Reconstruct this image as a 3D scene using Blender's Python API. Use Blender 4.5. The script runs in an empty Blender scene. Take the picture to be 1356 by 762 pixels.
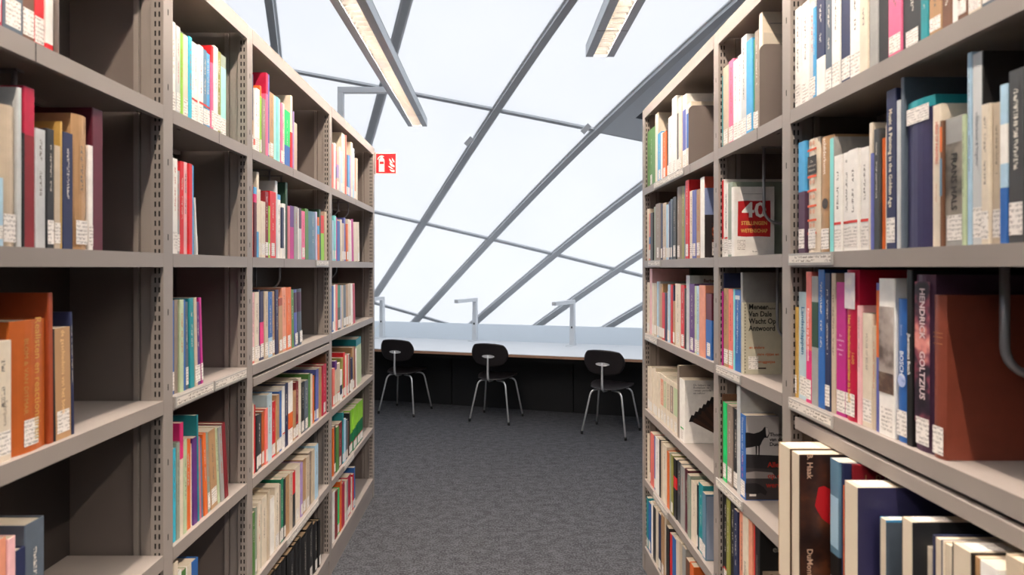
import bpy, bmesh, math, random
from mathutils import Vector, Matrix
random.seed(7)
S = bpy.context.scene
COL = S.collection
R = math.radians

# ------------------------------------------------------------------ camera, world, exposure
F = 790.0; VX = 657.0; VY = 355.0; HC = 1.6          # focal length in px, vanishing point, eye height
W, H = 1356.0, 762.0
cd = bpy.data.cameras.new('camera'); cam = bpy.data.objects.new('camera', cd); COL.objects.link(cam)
cam.location = (0, 0, HC); cam.rotation_euler = (R(90), 0, 0)
cd.sensor_fit = 'HORIZONTAL'; cd.sensor_width = 36; cd.lens = F / W * 36
cd.shift_x = (W / 2 - VX) / W; cd.shift_y = -(H / 2 - VY) / W
cd.dof.use_dof = True; cd.dof.focus_distance = 3.2; cd.dof.aperture_fstop = 4.0
cd.clip_start = .02
S.camera = cam

wd = bpy.data.worlds.new('sky'); S.world = wd; wd.use_nodes = True
bgn = wd.node_tree.nodes['Background']
bgn.inputs[0].default_value = (.935, .957, 1.0, 1); bgn.inputs[1].default_value = 1.53
S.view_settings.view_transform = 'Standard'; S.view_settings.look = 'None'
S.view_settings.gamma = 1; S.view_settings.use_curve_mapping = False
S.view_settings.exposure = 0.0
LAMP_EMIT = 620.0
S.cycles.max_bounces = 8; S.cycles.diffuse_bounces = 5; S.cycles.transmission_bounces = 4

# ------------------------------------------------------------------ materials
def lin(c):
    return tuple(((v / 12.92) if v <= .04045 else ((v + .055) / 1.055) ** 2.4) for v in c)
def hexc(h):
    return lin(tuple(int(h[i:i + 2], 16) / 255 for i in (0, 2, 4)))
MATS = {}
def mat(name, hx, rough=.5, metal=0., var=.0, scale=40., bump=0., spec=.5, stretch=None):
    if name in MATS: return MATS[name]
    m = bpy.data.materials.new(name); m.use_nodes = True
    nt = m.node_tree; b = nt.nodes['Principled BSDF']
    c = hexc(hx); b.inputs['Base Color'].default_value = (*c, 1)
    b.inputs['Roughness'].default_value = rough; b.inputs['Metallic'].default_value = metal
    b.inputs['Specular IOR Level'].default_value = spec
    if var or bump:
        tc = nt.nodes.new('ShaderNodeTexCoord'); no = nt.nodes.new('ShaderNodeTexNoise')
        no.inputs['Scale'].default_value = scale; no.inputs['Detail'].default_value = 3
        if stretch:
            mp = nt.nodes.new('ShaderNodeMapping'); mp.inputs['Scale'].default_value = stretch
            nt.links.new(tc.outputs['Object'], mp.inputs[0]); nt.links.new(mp.outputs[0], no.inputs['Vector'])
        else:
            nt.links.new(tc.outputs['Object'], no.inputs['Vector'])
        if var:
            rp = nt.nodes.new('ShaderNodeValToRGB')
            rp.color_ramp.elements[0].position = .3; rp.color_ramp.elements[1].position = .7
            rp.color_ramp.elements[0].color = (*[max(0, v * (1 - var)) for v in c], 1)
            rp.color_ramp.elements[1].color = (*[min(1, v * (1 + var)) for v in c], 1)
            nt.links.new(no.outputs['Fac'], rp.inputs[0]); nt.links.new(rp.outputs[0], b.inputs['Base Color'])
        if bump:
            bp = nt.nodes.new('ShaderNodeBump'); bp.inputs['Strength'].default_value = bump; bp.inputs['Distance'].default_value = .004
            nt.links.new(no.outputs['Fac'], bp.inputs['Height']); nt.links.new(bp.outputs[0], b.inputs['Normal'])
    MATS[name] = m; return m
def emis(name, col, st):
    m = bpy.data.materials.new(name); m.use_nodes = True; nt = m.node_tree
    nt.nodes.remove(nt.nodes['Principled BSDF'])
    e = nt.nodes.new('ShaderNodeEmission'); e.inputs[0].default_value = (*col, 1); e.inputs[1].default_value = st
    nt.links.new(e.outputs[0], nt.nodes['Material Output'].inputs[0]); MATS[name] = m; return m

TAUPE = mat('rack_steel', '918882', .42, 0, .04, 6)
PANEL = mat('rack_panel', '726862', .5, 0, .05, 5)
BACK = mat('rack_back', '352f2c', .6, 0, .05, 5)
BLACK = mat('black_slot', '0c0b0a', .9)
WHITE = mat('white_laminate', 'e9ecef', .35, 0, .02, 3)
BIRCH = mat('plywood_edge', 'b0866c', .6, 0, .2, 30, stretch=(1, 1, 30))
DARKP = mat('black_panel', '101114', .6, 0, .1, 8)
CHROME = mat('chrome', 'f2f2f2', .3, .55)
CHAIRB = mat('black_plywood', '211c1d', .38, 0, .12, 25)
RUBBER = mat('black_rubber', '0d0d0d', .7)
ALU = mat('lamp_aluminium', 'e6eaee', .4, .05)
HOUSE = mat('luminaire_grey', '8f949b', .38, .25)
HOUSE2 = mat('luminaire_side', 'b9c2c9', .3, .4)
LOUV = mat('louvre_aluminium', 'e6e2dc', .15, .968)
RIBM = mat('rib_steel', 'd6dade', .5, 0, .04, 4)
RIBF = mat('rib_flange', 'eef0f2', .5, 0)
VENTG = mat('vent_grey', 'e8edf2', .45, .1)
VENTD = mat('vent_dark', '3d414a', .5)
PAPER = mat('page_paper', 'cbbda8', .85, 0, .12, 300, stretch=(1, 25, 1))
PAPERD = mat('old_page_paper', 'a58a6c', .85, 0, .15, 300, stretch=(1, 25, 1))
SIGNR = mat('sign_red', 'dd1a22', .4); SIGNW = mat('sign_white', 'f3f3ea', .4)
WALLM = mat('wall_paint', '6f6b68', .8, 0, .03, 2)
HOLDER = mat('label_holder', 'a9a5a0', .35); CARD = mat('label_card', 'e2ddd6', .6, 0, .03, 40)
WIRE = mat('grey_wire', '8d8f94', .4, .4)

# carpet
def carpet():
    m = bpy.data.materials.new('carpet'); m.use_nodes = True; nt = m.node_tree; b = nt.nodes['Principled BSDF']
    tc = nt.nodes.new('ShaderNodeTexCoord')
    n1 = nt.nodes.new('ShaderNodeTexNoise'); n1.inputs['Scale'].default_value = 95; n1.inputs['Detail'].default_value = 6
    n2 = nt.nodes.new('ShaderNodeTexNoise'); n2.inputs['Scale'].default_value = 16; n2.inputs['Detail'].default_value = 5
    mp = nt.nodes.new('ShaderNodeMapping'); mp.inputs['Scale'].default_value = (1, 1.4, 1); mp.inputs['Rotation'].default_value = (0, 0, R(-15))
    nt.links.new(tc.outputs['Object'], n1.inputs['Vector']); nt.links.new(tc.outputs['Object'], mp.inputs[0]); nt.links.new(mp.outputs[0], n2.inputs['Vector'])
    mx = nt.nodes.new('ShaderNodeMath'); mx.operation = 'ADD'
    hs = nt.nodes.new('ShaderNodeMath'); hs.operation = 'MULTIPLY_ADD'; hs.inputs[1].default_value = .45; hs.inputs[2].default_value = .275
    nt.links.new(n2.outputs['Fac'], hs.inputs[0]); nt.links.new(n1.outputs['Fac'], mx.inputs[0]); nt.links.new(hs.outputs[0], mx.inputs[1])
    rp = nt.nodes.new('ShaderNodeValToRGB'); e = rp.color_ramp.elements
    e[0].position = .78; e[0].color = (*hexc('35363a'), 1); e[1].position = 1.25 if False else 1.0; e[1].color = (*hexc('56575b'), 1)
    hv = nt.nodes.new('ShaderNodeMath'); hv.operation = 'MULTIPLY'; hv.inputs[1].default_value = .88
    nt.links.new(mx.outputs[0], hv.inputs[0]); nt.links.new(hv.outputs[0], rp.inputs[0])
    nt.links.new(rp.outputs[0], b.inputs['Base Color']); b.inputs['Roughness'].default_value = .95
    b.inputs['Specular IOR Level'].default_value = .15
    bp = nt.nodes.new('ShaderNodeBump'); bp.inputs['Strength'].default_value = .5; bp.inputs['Distance'].default_value = .004
    nt.links.new(n1.outputs['Fac'], bp.inputs['Height']); nt.links.new(bp.outputs[0], b.inputs['Normal'])
    return m
CARPET = carpet()

def membrane():
    m = bpy.data.materials.new('membrane'); m.use_nodes = True; nt = m.node_tree
    nt.nodes.remove(nt.nodes['Principled BSDF'])
    tr = nt.nodes.new('ShaderNodeBsdfTranslucent'); df = nt.nodes.new('ShaderNodeBsdfDiffuse'); mx = nt.nodes.new('ShaderNodeMixShader')
    tc = nt.nodes.new('ShaderNodeTexCoord'); no = nt.nodes.new('ShaderNodeTexNoise'); no.inputs['Scale'].default_value = .9; no.inputs['Detail'].default_value = 2
    rp = nt.nodes.new('ShaderNodeValToRGB'); e = rp.color_ramp.elements
    e[0].position = .3; e[0].color = (.86, .875, .90, 1); e[1].position = .7; e[1].color = (.90, .91, .925, 1)
    nt.links.new(tc.outputs['Object'], no.inputs['Vector']); nt.links.new(no.outputs['Fac'], rp.inputs[0]); nt.links.new(rp.outputs[0], tr.inputs[0])
    df.inputs[0].default_value = (.85, .86, .88, 1); mx.inputs[0].default_value = .7
    nt.links.new(tr.outputs[0], mx.inputs[2]); nt.links.new(df.outputs[0], mx.inputs[1])
    nt.links.new(mx.outputs[0], nt.nodes['Material Output'].inputs[0]); return m
MEMB = membrane()

def frosted(name, hx, k):
    m = bpy.data.materials.new(name); m.use_nodes = True; nt = m.node_tree
    b = nt.nodes['Principled BSDF']; b.inputs['Base Color'].default_value = (*hexc(hx), 1); b.inputs['Roughness'].default_value = .4
    tr = nt.nodes.new('ShaderNodeBsdfTranslucent'); tr.inputs[0].default_value = (*hexc(hx), 1); mx = nt.nodes.new('ShaderNodeMixShader'); mx.inputs[0].default_value = k
    nt.links.new(b.outputs[0], mx.inputs[1]); nt.links.new(tr.outputs[0], mx.inputs[2]); nt.links.new(mx.outputs[0], nt.nodes['Material Output'].inputs[0]); return m
SCREEN = frosted('frosted_screen', 'eef3f7', .9)
# lettering too small to read: flat print made of letter-like marks along U
def glyphs(name, ink, paper=None, usc=1.0, rows=1):
    m = bpy.data.materials.new(name); m.use_nodes = True; nt = m.node_tree; b = nt.nodes['Principled BSDF']
    b.inputs['Roughness'].default_value = .5
    def N(t, **k):
        n = nt.nodes.new(t)
        for a, v in k.items(): setattr(n, a, v)
        return n
    def M(op, a, bb):
        n = N('ShaderNodeMath', operation=op)
        for i, v in enumerate((a, bb)):
            if v is None: continue
            if isinstance(v, (int, float)): n.inputs[i].default_value = v
            else: nt.links.new(v, n.inputs[i])
        return n.outputs[0]
    uv = N('ShaderNodeUVMap'); sp = N('ShaderNodeSeparateXYZ'); nt.links.new(uv.outputs[0], sp.inputs[0])
    oi = N('ShaderNodeObjectInfo')
    u = M('ADD', sp.outputs[0], M('MULTIPLY', oi.outputs['Random'], 57.0))
    v = sp.outputs[1]
    vr = M('MULTIPLY', v, float(rows)); vf = M('FRACT', vr, None); vi = M('FLOOR', vr, None)
    cb = N('ShaderNodeCombineXYZ'); nt.links.new(M('MULTIPLY', u, 3.6 * usc), cb.inputs[0]); nt.links.new(M('ADD', M('MULTIPLY', vf, 1.6), M('MULTIPLY', vi, 9.0)), cb.inputs[1])
    n1 = N('ShaderNodeTexNoise'); n1.inputs['Scale'].default_value = 1.0; n1.inputs['Detail'].default_value = 1; nt.links.new(cb.outputs[0], n1.inputs['Vector'])
    cb2 = N('ShaderNodeCombineXYZ'); nt.links.new(M('MULTIPLY', u, .34 * usc), cb2.inputs[0]); nt.links.new(M('MULTIPLY', vi, 5.0), cb2.inputs[1])
    n2 = N('ShaderNodeTexNoise'); n2.inputs['Scale'].default_value = 1.0; n2.inputs['Detail'].default_value = 0; nt.links.new(cb2.outputs[0], n2.inputs['Vector'])
    k = M('GREATER_THAN', n1.outputs['Fac'], .51)
    k = M('MULTIPLY', k, M('GREATER_THAN', n2.outputs['Fac'], .40))
    k = M('MULTIPLY', k, M('GREATER_THAN', vf, .22)); k = M('MULTIPLY', k, M('LESS_THAN', vf, .80))
    mx = N('ShaderNodeMix', data_type='RGBA'); nt.links.new(k, mx.inputs[0])
    if paper: mx.inputs[6].default_value = (*hexc(paper), 1)
    else: nt.links.new(oi.outputs['Color'], mx.inputs[6])
    mx.inputs[7].default_value = (*hexc(ink), 1)
    nt.links.new(mx.outputs[2], b.inputs['Base Color']); MATS[name] = m; return m
STICK = glyphs('call_number_sticker', '9a938e', 'ece6df', 1.6, 6)
TXT = {'light': glyphs('spine_print_light', 'cfc8bc'), 'dark': glyphs('spine_print_dark', '6b645d'), 'red': glyphs('spine_print_red', 'b8452f')}

# ------------------------------------------------------------------ mesh helpers
class MB:
    def __init__(s): s.v = []; s.f = []; s.m = []; s.uv = {}
    def box(s, x0, x1, y0, y1, z0, z1, mi=0):
        i = len(s.v)
        s.v += [(x0, y0, z0), (x1, y0, z0), (x1, y1, z0), (x0, y1, z0), (x0, y0, z1), (x1, y0, z1), (x1, y1, z1), (x0, y1, z1)]
        for q in ((0, 3, 2, 1), (4, 5, 6, 7), (0, 1, 5, 4), (1, 2, 6, 5), (2, 3, 7, 6), (3, 0, 4, 7)):
            s.f.append(tuple(i + k for k in q)); s.m.append(mi)
        return s
    def prism(s, pts, z0, z1, mi=0, zs=None, mis=None):
        """closed xy polygon (counter-clockwise) swept over z; optional cuts"""
        zs = zs or [z0, z1]; mis = mis or [mi] * (len(zs) - 1); n = len(pts); b = len(s.v)
        for z in zs: s.v += [(p[0], p[1], z) for p in pts]
        for k in range(len(zs) - 1):
            for a in range(n):
                c = (a + 1) % n
                s.f.append((b + k * n + a, b + k * n + c, b + (k + 1) * n + c, b + (k + 1) * n + a)); s.m.append(mis[k])
        s.f.append(tuple(b + a for a in reversed(range(n)))); s.m.append(mis[0])
        t = b + (len(zs) - 1) * n
        s.f.append(tuple(t + a for a in range(n))); s.m.append(mis[-1])
        return s
    def quad(s, pts, uvs=None, mi=0):
        i = len(s.v); s.v += [tuple(p) for p in pts]; s.f.append(tuple(range(i, i + len(pts)))); s.m.append(mi)
        if uvs: s.uv[len(s.f) - 1] = uvs
        return s
    def tube(s, path, r, n=8, mi=0, flat=None):
        """round (or flat=(a,b) elliptic) tube along a polyline"""
        P = [Vector(p) for p in path]; b = len(s.v); up = Vector((0, 0, 1))
        prev = None
        for i, p in enumerate(P):
            d = (P[min(i + 1, len(P) - 1)] - P[max(i - 1, 0)]).normalized()
            if prev is None:
                a = d.cross(up)
                if a.length < .1: a = d.cross(Vector((0, 1, 0)))
            else: a = prev - d * prev.dot(d)
            a.normalize(); prev = a; c = d.cross(a)
            rr = r[i] if isinstance(r, (list, tuple)) else r
            for k in range(n):
                an = 2 * math.pi * k / n
                s.v.append(tuple(p + a * math.cos(an) * rr + c * math.sin(an) * rr))
        for i in range(len(P) - 1):
            for k in range(n):
                c = (k + 1) % n
                s.f.append((b + i * n + k, b + i * n + c, b + (i + 1) * n + c, b + (i + 1) * n + k)); s.m.append(mi)
        s.f.append(tuple(b + k for k in reversed(range(n)))); s.m.append(mi)
        e = b + (len(P) - 1) * n; s.f.append(tuple(e + k for k in range(n))); s.m.append(mi)
        return s
    def mesh(s, name, mats, smooth=False, bevel=0):
        me = bpy.data.meshes.new(name); me.from_pydata(s.v, [], s.f)
        for m in (mats if isinstance(mats, (list, tuple)) else [mats]): me.materials.append(m)
        for p, mi in zip(me.polygons, s.m): p.material_index = mi; p.use_smooth = smooth
        if s.uv:
            ul = me.uv_layers.new(name='UVMap')
            for fi, uvs in s.uv.items():
                for li, q in zip(me.polygons[fi].loop_indices, uvs): ul.data[li].uv = q
        if bevel:
            bm = bmesh.new(); bm.from_mesh(me)
            bmesh.ops.bevel(bm, geom=[e for e in bm.edges], offset=bevel, segments=2, affect='EDGES', profile=.5)
            bm.to_mesh(me); bm.free()
        me.update(); return me
    def build(s, name, mats, parent=None, smooth=False, bevel=0):
        return put(name, s.mesh(name, mats, smooth, bevel), parent)
def put(name, me, parent=None, loc=None):
    o = bpy.data.objects.new(name, me); COL.objects.link(o)
    if parent: o.parent = parent
    if loc: o.location = loc
    return o
def tag(o, label=None, cat=None, group=None, kind=None):
    if label: o['label'] = label
    if cat: o['category'] = cat
    if group: o['group'] = group
    if kind: o['kind'] = kind
    return o
def thing(name, label, cat, loc=(0, 0, 0), rz=0, group=None):
    o = bpy.data.objects.new(name, None); COL.objects.link(o); o.location = loc; o.rotation_euler = (0, 0, rz)
    o.empty_display_size = .1
    return tag(o, label, cat, group)
def copy_tree(o, parent=None):
    c = o.copy(); COL.objects.link(c); c.parent = parent
    for ch in list(o.children): copy_tree(ch, c)
    return c
def text_mesh(s, size, align='LEFT', bold=0., sx=1.0, fit=None):
    cu = bpy.data.curves.new('lettering', 'FONT'); cu.body = s; cu.size = size; cu.align_x = align; cu.align_y = 'CENTER'
    cu.offset = min(bold, size * .022); cu.resolution_u = 2; cu.fill_mode = 'FRONT'; cu.space_line = .95
    o = bpy.data.objects.new('lettering', cu); COL.objects.link(o)
    bpy.context.view_layer.update()
    me = bpy.data.meshes.new_from_object(o.evaluated_get(bpy.context.evaluated_depsgraph_get()))
    bpy.data.objects.remove(o); bpy.data.curves.remove(cu)
    if fit:
        xs = [v.co.x for v in me.vertices]; sx = fit / max(1e-6, max(xs) - min(xs))
    if sx != 1.0:
        for v in me.vertices: v.co.x *= sx
    me.name = 'lettering'; return me

# ------------------------------------------------------------------ the room: floor, walls, curved membrane roof
NU = (.9635, -.2675); NW = (.2675, .9635)            # along the desks / outwards to the shell
A_, B_ = 7.9, 4.6                                     # half width and height of the shell
def uw(u, w, z=0): return Vector((u * NU[0] + w * NW[0], u * NU[1] + w * NW[1], z))
UMAX = 6.6
def frame_mesh(mb_pts): pass
fl = MB().quad([uw(-UMAX, -5), uw(UMAX, -5), uw(UMAX, 8.0), uw(-UMAX, 8.0)]).build('floor', CARPET); tag(fl, kind='structure')
wb = MB(); wb.quad([uw(-UMAX, -5, 0), uw(UMAX, -5, 0), uw(UMAX, -5, 4.6), uw(-UMAX, -5, 4.6)])
tag(wb.build('wall_back', WALLM), kind='structure')
def endwall(u):
    pts = [uw(u, -5, 0)] + [uw(u, A_ * math.cos(a), B_ * math.sin(a)) for a in [R(90 * i / 12) for i in range(13)]] + [uw(u, -5, 4.6)]
    return MB().quad(pts)
tag(endwall(-UMAX).build('wall_left', WALLM), kind='structure'); tag(endwall(UMAX).build('wall_right', WALLM), kind='structure')
ceil = MB().quad([uw(-UMAX, -5, 4.6), uw(UMAX, -5, 4.6), uw(UMAX, .0, 4.6), uw(-UMAX, .0, 4.6)]).build('ceiling', MEMB); tag(ceil, kind='structure')
roof = bpy.data.objects.new('ceiling_shell', None); COL.objects.link(roof); tag(roof, kind='structure')
roof.name = 'ceiling'
def U_(k, ph): return UA + UB * k + UC * ph + UD * k * ph
def P_(j, u): return PA + PB * j + PC * u + PD * j * u
UA, UB, UC, UD = 0, 0, 0, 0
def lsq(rows, ys):
    n = len(rows[0]); M = [[sum(r[i] * r[j] for r in rows) for j in range(n)] + [sum(r[i] * y for r, y in zip(rows, ys))] for i in range(n)]
    for i in range(n):
        p = max(range(i, n), key=lambda q: abs(M[q][i])); M[i], M[p] = M[p], M[i]
        for q in range(n):
            if q != i:
                g = M[q][i] / M[i][i]; M[q] = [a - g * b for a, b in zip(M[q], M[i])]
    return [M[i][n] / M[i][i] for i in range(n)]
# rib lines as (distance along the desks, angle up the shell), surveyed on the shell
RIBS = {1: [(-3.21, 56.9), (-3.51, 51.06)], 2: [(-2.02, 55.39), (-2.64, 47.24), (-3.2, 39.43)],
        3: [(-.74, 53.77), (-1.64, 44.08), (-2.92, 28.14), (-3.57, 18.3), (-3.8, 14.95)],
        4: [(.58, 51.58), (-.62, 40.58), (-2.09, 25.82), (-2.67, 18.36), (-3.32, 10.62)],
        5: [(-.21, 31.83), (-.83, 26.99), (-1.27, 22.97), (-1.74, 18.43), (-2.43, 11.57)],
        6: [(-.23, 21.56), (-.55, 20.11), (-.69, 18.5), (-1.68, 10.74)], 7: [(-.24, 13.71), (-.71, 10.68)]}
SEAMS = {1: [(-3.49, 49.76), (-2.67, 47.36), (-2.36, 46.35), (-1.64, 44.08), (-.62, 40.58)],
         2: [(-3.5, 29.82), (-2.92, 28.14), (-2.09, 25.82), (-1.27, 22.97), (-.55, 20.11)], 3: [(-3.76, 13.0), (-2.83, 10.77)]}
UA, UB, UC, UD, UE = lsq([(1, k, p, k * p, p * p) for k, l in RIBS.items() for u, p in l], [u for l in RIBS.values() for u, p in l])
def U_(k, ph): return UA + UB * k + UC * ph + UD * k * ph + UE * ph * ph
PA, PB, PC = lsq([(1, j, u) for j, l in SEAMS.items() for u, p in l], [p for l in SEAMS.values() for u, p in l])
def P_(j, u): return PA + PB * j + PC * u
OFF = {}
for k, l in RIBS.items(): OFF[k] = sum(u - U_(k, p) for u, p in l) / len(l)
for j, l in SEAMS.items(): OFF[-j] = sum(p - P_(j, u) for u, p in l) / len(l)
def node(k, j):
    ph = 30.
    u = 0
    for _ in range(30):
        u = U_(k, ph) + OFF.get(k, 0); ph = ph * .4 + .6 * (P_(j, u) + (OFF.get(-j, 0) if j > 0 else 0))
    return u, ph
def shell(u, ph, off=0.):
    a = R(min(max(ph, 0), 90)); u = min(max(u, -UMAX), UMAX)
    nrm = Vector((0, math.cos(a) / A_, math.sin(a) / B_)).normalized()
    return uw(u, A_ * math.cos(a) + off * nrm.y, B_ * math.sin(a) + off * nrm.z)
KS = range(-5, 17); JS = range(-3, 6)
ND = {(k, j): node(k, j) for k in KS for j in JS}
def cell(k, j, a, b):
    (u0, p0), (u1, p1), (u2, p2), (u3, p3) = ND[k, j], ND[k + 1, j], ND[k + 1, j + 1], ND[k, j + 1]
    return ((u0 * (1 - a) + u1 * a) * (1 - b) + (u3 * (1 - a) + u2 * a) * b, (p0 * (1 - a) + p1 * a) * (1 - b) + (p3 * (1 - a) + p2 * a) * b)
def vis_cell(k, j):
    c = [ND[k, j], ND[k + 1, j], ND[k + 1, j + 1], ND[k, j + 1]]
    return min(x[0] for x in c) < UMAX and max(x[0] for x in c) > -UMAX and min(x[1] for x in c) < 90 and max(x[1] for x in c) > 0
def patch(k, j, a0, a1, b0, b1, off, n=5):
    mb = MB(); g = [[shell(*cell(k, j, a0 + (a1 - a0) * i / n, b0 + (b1 - b0) * q / n), off) for i in range(n + 1)] for q in range(n + 1)]
    for r_ in g: mb.v += [tuple(p) for p in r_]
    for q in range(n):
        for i in range(n):
            o = q * (n + 1) + i; mb.f.append((o, o + 1, o + n + 2, o + n + 1)); mb.m.append(0)
    return mb
for k in list(KS)[:-1]:
    for j in list(JS)[:-1]:
        if not vis_cell(k, j): continue
        if (k, j) == (4, 0):
            for ab in ((0, .2, 0, 1), (.86, 1, 0, 1), (.2, .86, 0, .14), (.2, .86, .86, 1)):
                patch(k, j, *ab, -.03).build('vent_frame', VENTG, roof, True)
            patch(k, j, .17, .89, .11, .89, -.005).build('vent_opening', VENTD, roof, True)
        else:
            patch(k, j, 0, 1, 0, 1, 0).build('membrane_panel', MEMB, roof, True)
def beam(pts_uw, wd_, dp, name, m):
    mb = MB(); n = len(pts_uw)
    C = [shell(u, p, 0) for u, p in pts_uw]
    D = [shell(u, p, -1) - shell(u, p, 0) for u, p in pts_uw]
    for i in range(n):
        d = (C[min(i + 1, n - 1)] - C[max(i - 1, 0)]).normalized(); inn = D[i].normalized(); sd = d.cross(inn).normalized()
        for sx, q in ((-1, -.01), (1, -.01), (1, dp), (-1, dp)):
            mb.v.append(tuple(C[i] + sd * sx * wd_ / 2 + inn * q))
    for i in range(n - 1):
        for a in range(4):
            b = (a + 1) % 4; mb.f.append((i * 4 + a, i * 4 + b, i * 4 + 4 + b, i * 4 + 4 + a)); mb.m.append(0)
    return mb.build(name, m, roof)
def clip_line(l):
    return [q for q in l if -UMAX <= q[0] <= UMAX and 0 <= q[1] <= 90]
for k in KS:
    l = []
    for ph in range(0, 91, 3): l.append((U_(k, ph) + OFF.get(k, 0), ph))
    l = clip_line(l)
    if len(l) > 1:
        beam(l, .06, .05, 'rib', RIBM); beam(l, .095, .012, 'rib_flange', RIBF)
for j in JS:
    l = clip_line([(u / 4, P_(j, u / 4) + (OFF.get(-j, 0) if j > 0 else 0)) for u in range(-27, 28)])
    if len(l) > 1: beam(l, .035, .025, 'seam_bar', RIBM)
for (u, p) in ((-1.95, 40.6), (-.72, 41.3)):
    c = shell(u, p, -.08); mb = MB(); mb.box(-.05, .05, -.015, .015, -.025, .025)
    o = mb.build('rib_clamp', RIBF, roof); o.location = c; o.rotation_euler = (R(20), R(-45), R(-15))

# ------------------------------------------------------------------ shelving racks
XL, XR, ZT = .857, .783, 2.44
SHZ = [2.02, 1.638, 1.257, .858, .487, .13]           # top of each shelf, counted from the top
DEP = .25
PL = [.53, 1.56, 2.077, 3.09, 4.18]
PR = [.56, 1.611, 2.126, 3.172]
def make_rack(side, posts, label):
    """local x: 0 at the aisle face, + into the rack"""
    sx = side; fx = XR if side > 0 else -XL
    root = thing('library_rack', label, 'bookshelf', (fx, 0, 0))
    def X(a, b): return (min(a * sx, b * sx), max(a * sx, b * sx))
    n = len(posts)
    slots = MB()
    z = .16
    for i, y in enumerate(posts):
        hw = .023
        up = MB(); up.box(*X(0, .034), y - hw, y + hw, 0, ZT); o = up.build('upright', TAUPE, root, bevel=.002)
        st = MB(); st.box(*X(.034, .062), y - .016, y + .016, 0.0, ZT - .02); st.box(*X(.068, .080), y - .019, y + .019, .02, ZT - .03)
        st.build('upright_channel', TAUPE, root)
        pn = MB(); pn.box(*X(.062, DEP), y - .011, y + .011, .0, ZT - .02); pn.build('side_panel', PANEL, root)
        sl = MB(); z = .14
        while z < ZT - .04:
            for xx in (.0105, .021):
                for f_ in (-1, 1):
                    yy = y + f_ * (hw + .0003)
                    a, b = X(xx - .0022, xx + .0022)
                    q = [(a, yy, z), (b, yy, z), (b, yy, z + .014), (a, yy, z + .014)]
                    sl.quad(q if f_ < 0 else q[::-1])
            z += .0245
        zz = .3
        while zz < ZT - .05:                       # key holes on the aisle face
            xf = -.0004 * sx
            q = [(xf, y - .004, zz), (xf, y + .0, zz), (xf, y + .0, zz + .016), (xf, y - .004, zz + .016)]
            sl.quad(q); zz += .196
        so = sl.build('perforation', BLACK, o); tag(so, kind='stuff')
    for i in range(n - 1):
        y0, y1 = posts[i] + .023, posts[i + 1] - .023
        for r_, zt in enumerate(SHZ):
            sh = MB(); sh.box(*X(.016, DEP - .002), y0, y1, zt - .018, zt); sh.box(*X(.0, .016), y0, y1, zt - .036, zt)
            sh.box(*X(DEP - .02, DEP - .004), y0, y1, zt - .03, zt - .018)
            so = sh.build('shelf', TAUPE, root)
            if r_ < 5:
                hl = MB()
                for yy in (y0 + .07, y1 - .07):
                    a, b = X(.02, .026); hl.quad([(a, yy - .009, zt - .0364), (a, yy + .009, zt - .0364), (b, yy + .009, zt - .0364), (b, yy - .009, zt - .0364)])
                hl.build('punched_hole', BLACK, so)
        tp = MB(); tp.box(*X(.016, DEP), y0, y1, ZT - .03, ZT - .012); tp.box(*X(.0, .016), y0, y1, ZT - .05, ZT); tp.box(*X(DEP - .03, DEP - .004), y0, y1, ZT - .08, ZT - .03)
        tp.build('top_panel', TAUPE, root)
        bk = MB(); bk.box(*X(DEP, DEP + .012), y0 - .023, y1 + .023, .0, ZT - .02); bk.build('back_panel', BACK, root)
        kb = MB(); kb.box(*X(.004, .02), y0, y1, 0, .094); kb.build('plinth', TAUPE, root)
    return root
rackL = make_rack(-1, PL, 'taupe steel bookcase with the red fire extinguisher sign on its end')
rackR = make_rack(1, PR, 'taupe steel bookcase facing the one that carries the fire sign')

def xz(side, x):   # y of a px column on the aisle face
    return F * (XR if side > 0 else XL) / abs(x - VX)
def holder(rack, side, shelf, xa, xb, n=1):
    ya, yb = sorted((xz(side, xa), xz(side, xb))); fx = -.0 * side; z = SHZ[shelf - 1]
    mb = MB(); a, b = sorted((-.0005 * side, -.0045 * side)); mb.box(a, b, ya, yb, z - .031, z - .001)
    o = mb.build('label_holder', HOLDER, rack)
    xx = -.0050 * side
    c = MB(); q = [(xx, ya + .004, z - .025), (xx, yb - .004, z - .025), (xx, yb - .004, z - .006), (xx, ya + .004, z - .006)]
    L = (yb - ya - .008) / .019; uvs = [(0, 0), (L, 0), (L, 1), (0, 1)]
    if side > 0: q = [q[1], q[0], q[3], q[2]]
    c.quad(q, uvs).build('label_card', MATS.get('card_print') or glyphs('card_print', '8d857c', 'ddd6cd', .8, 2), o)
for s_, r_, sh_, a_, b_ in ((-1, rackL, 3, 231, 281), (-1, rackL, 3, 283, 325), (-1, rackL, 2, 418, 434), (-1, rackL, 5, 379, 421), (-1, rackL, 5, 455, 468),
                            (1, rackR, 1, 867, 906), (1, rackR, 2, 859, 875), (1, rackR, 3, 855, 871), (1, rackR, 3, 949.5, 982), (1, rackR, 4, 949.5, 984),
                            (1, rackR, 2, 1046, 1104), (1, rackR, 3, 1046, 1104), (1, rackR, 5, 866, 885)):
    holder(r_, s_, sh_, a_, b_)
# pull-out reading shelves under the third shelf
for s_, r_, ya, yb in ((-1, rackL, PL[2] + .03, PL[3] - .03), (1, rackR, PR[0] + .03, PR[1] - .05)):
    mb = MB(); a, b = sorted((.004 * s_, .22 * s_)); mb.box(a, b, ya, yb, 1.196, 1.208); a, b = sorted((-.002 * s_, .012 * s_)); mb.box(a, b, ya, yb, 1.180, 1.210)
    mb.build('pull_out_shelf', TAUPE, r_, bevel=.001)
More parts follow.
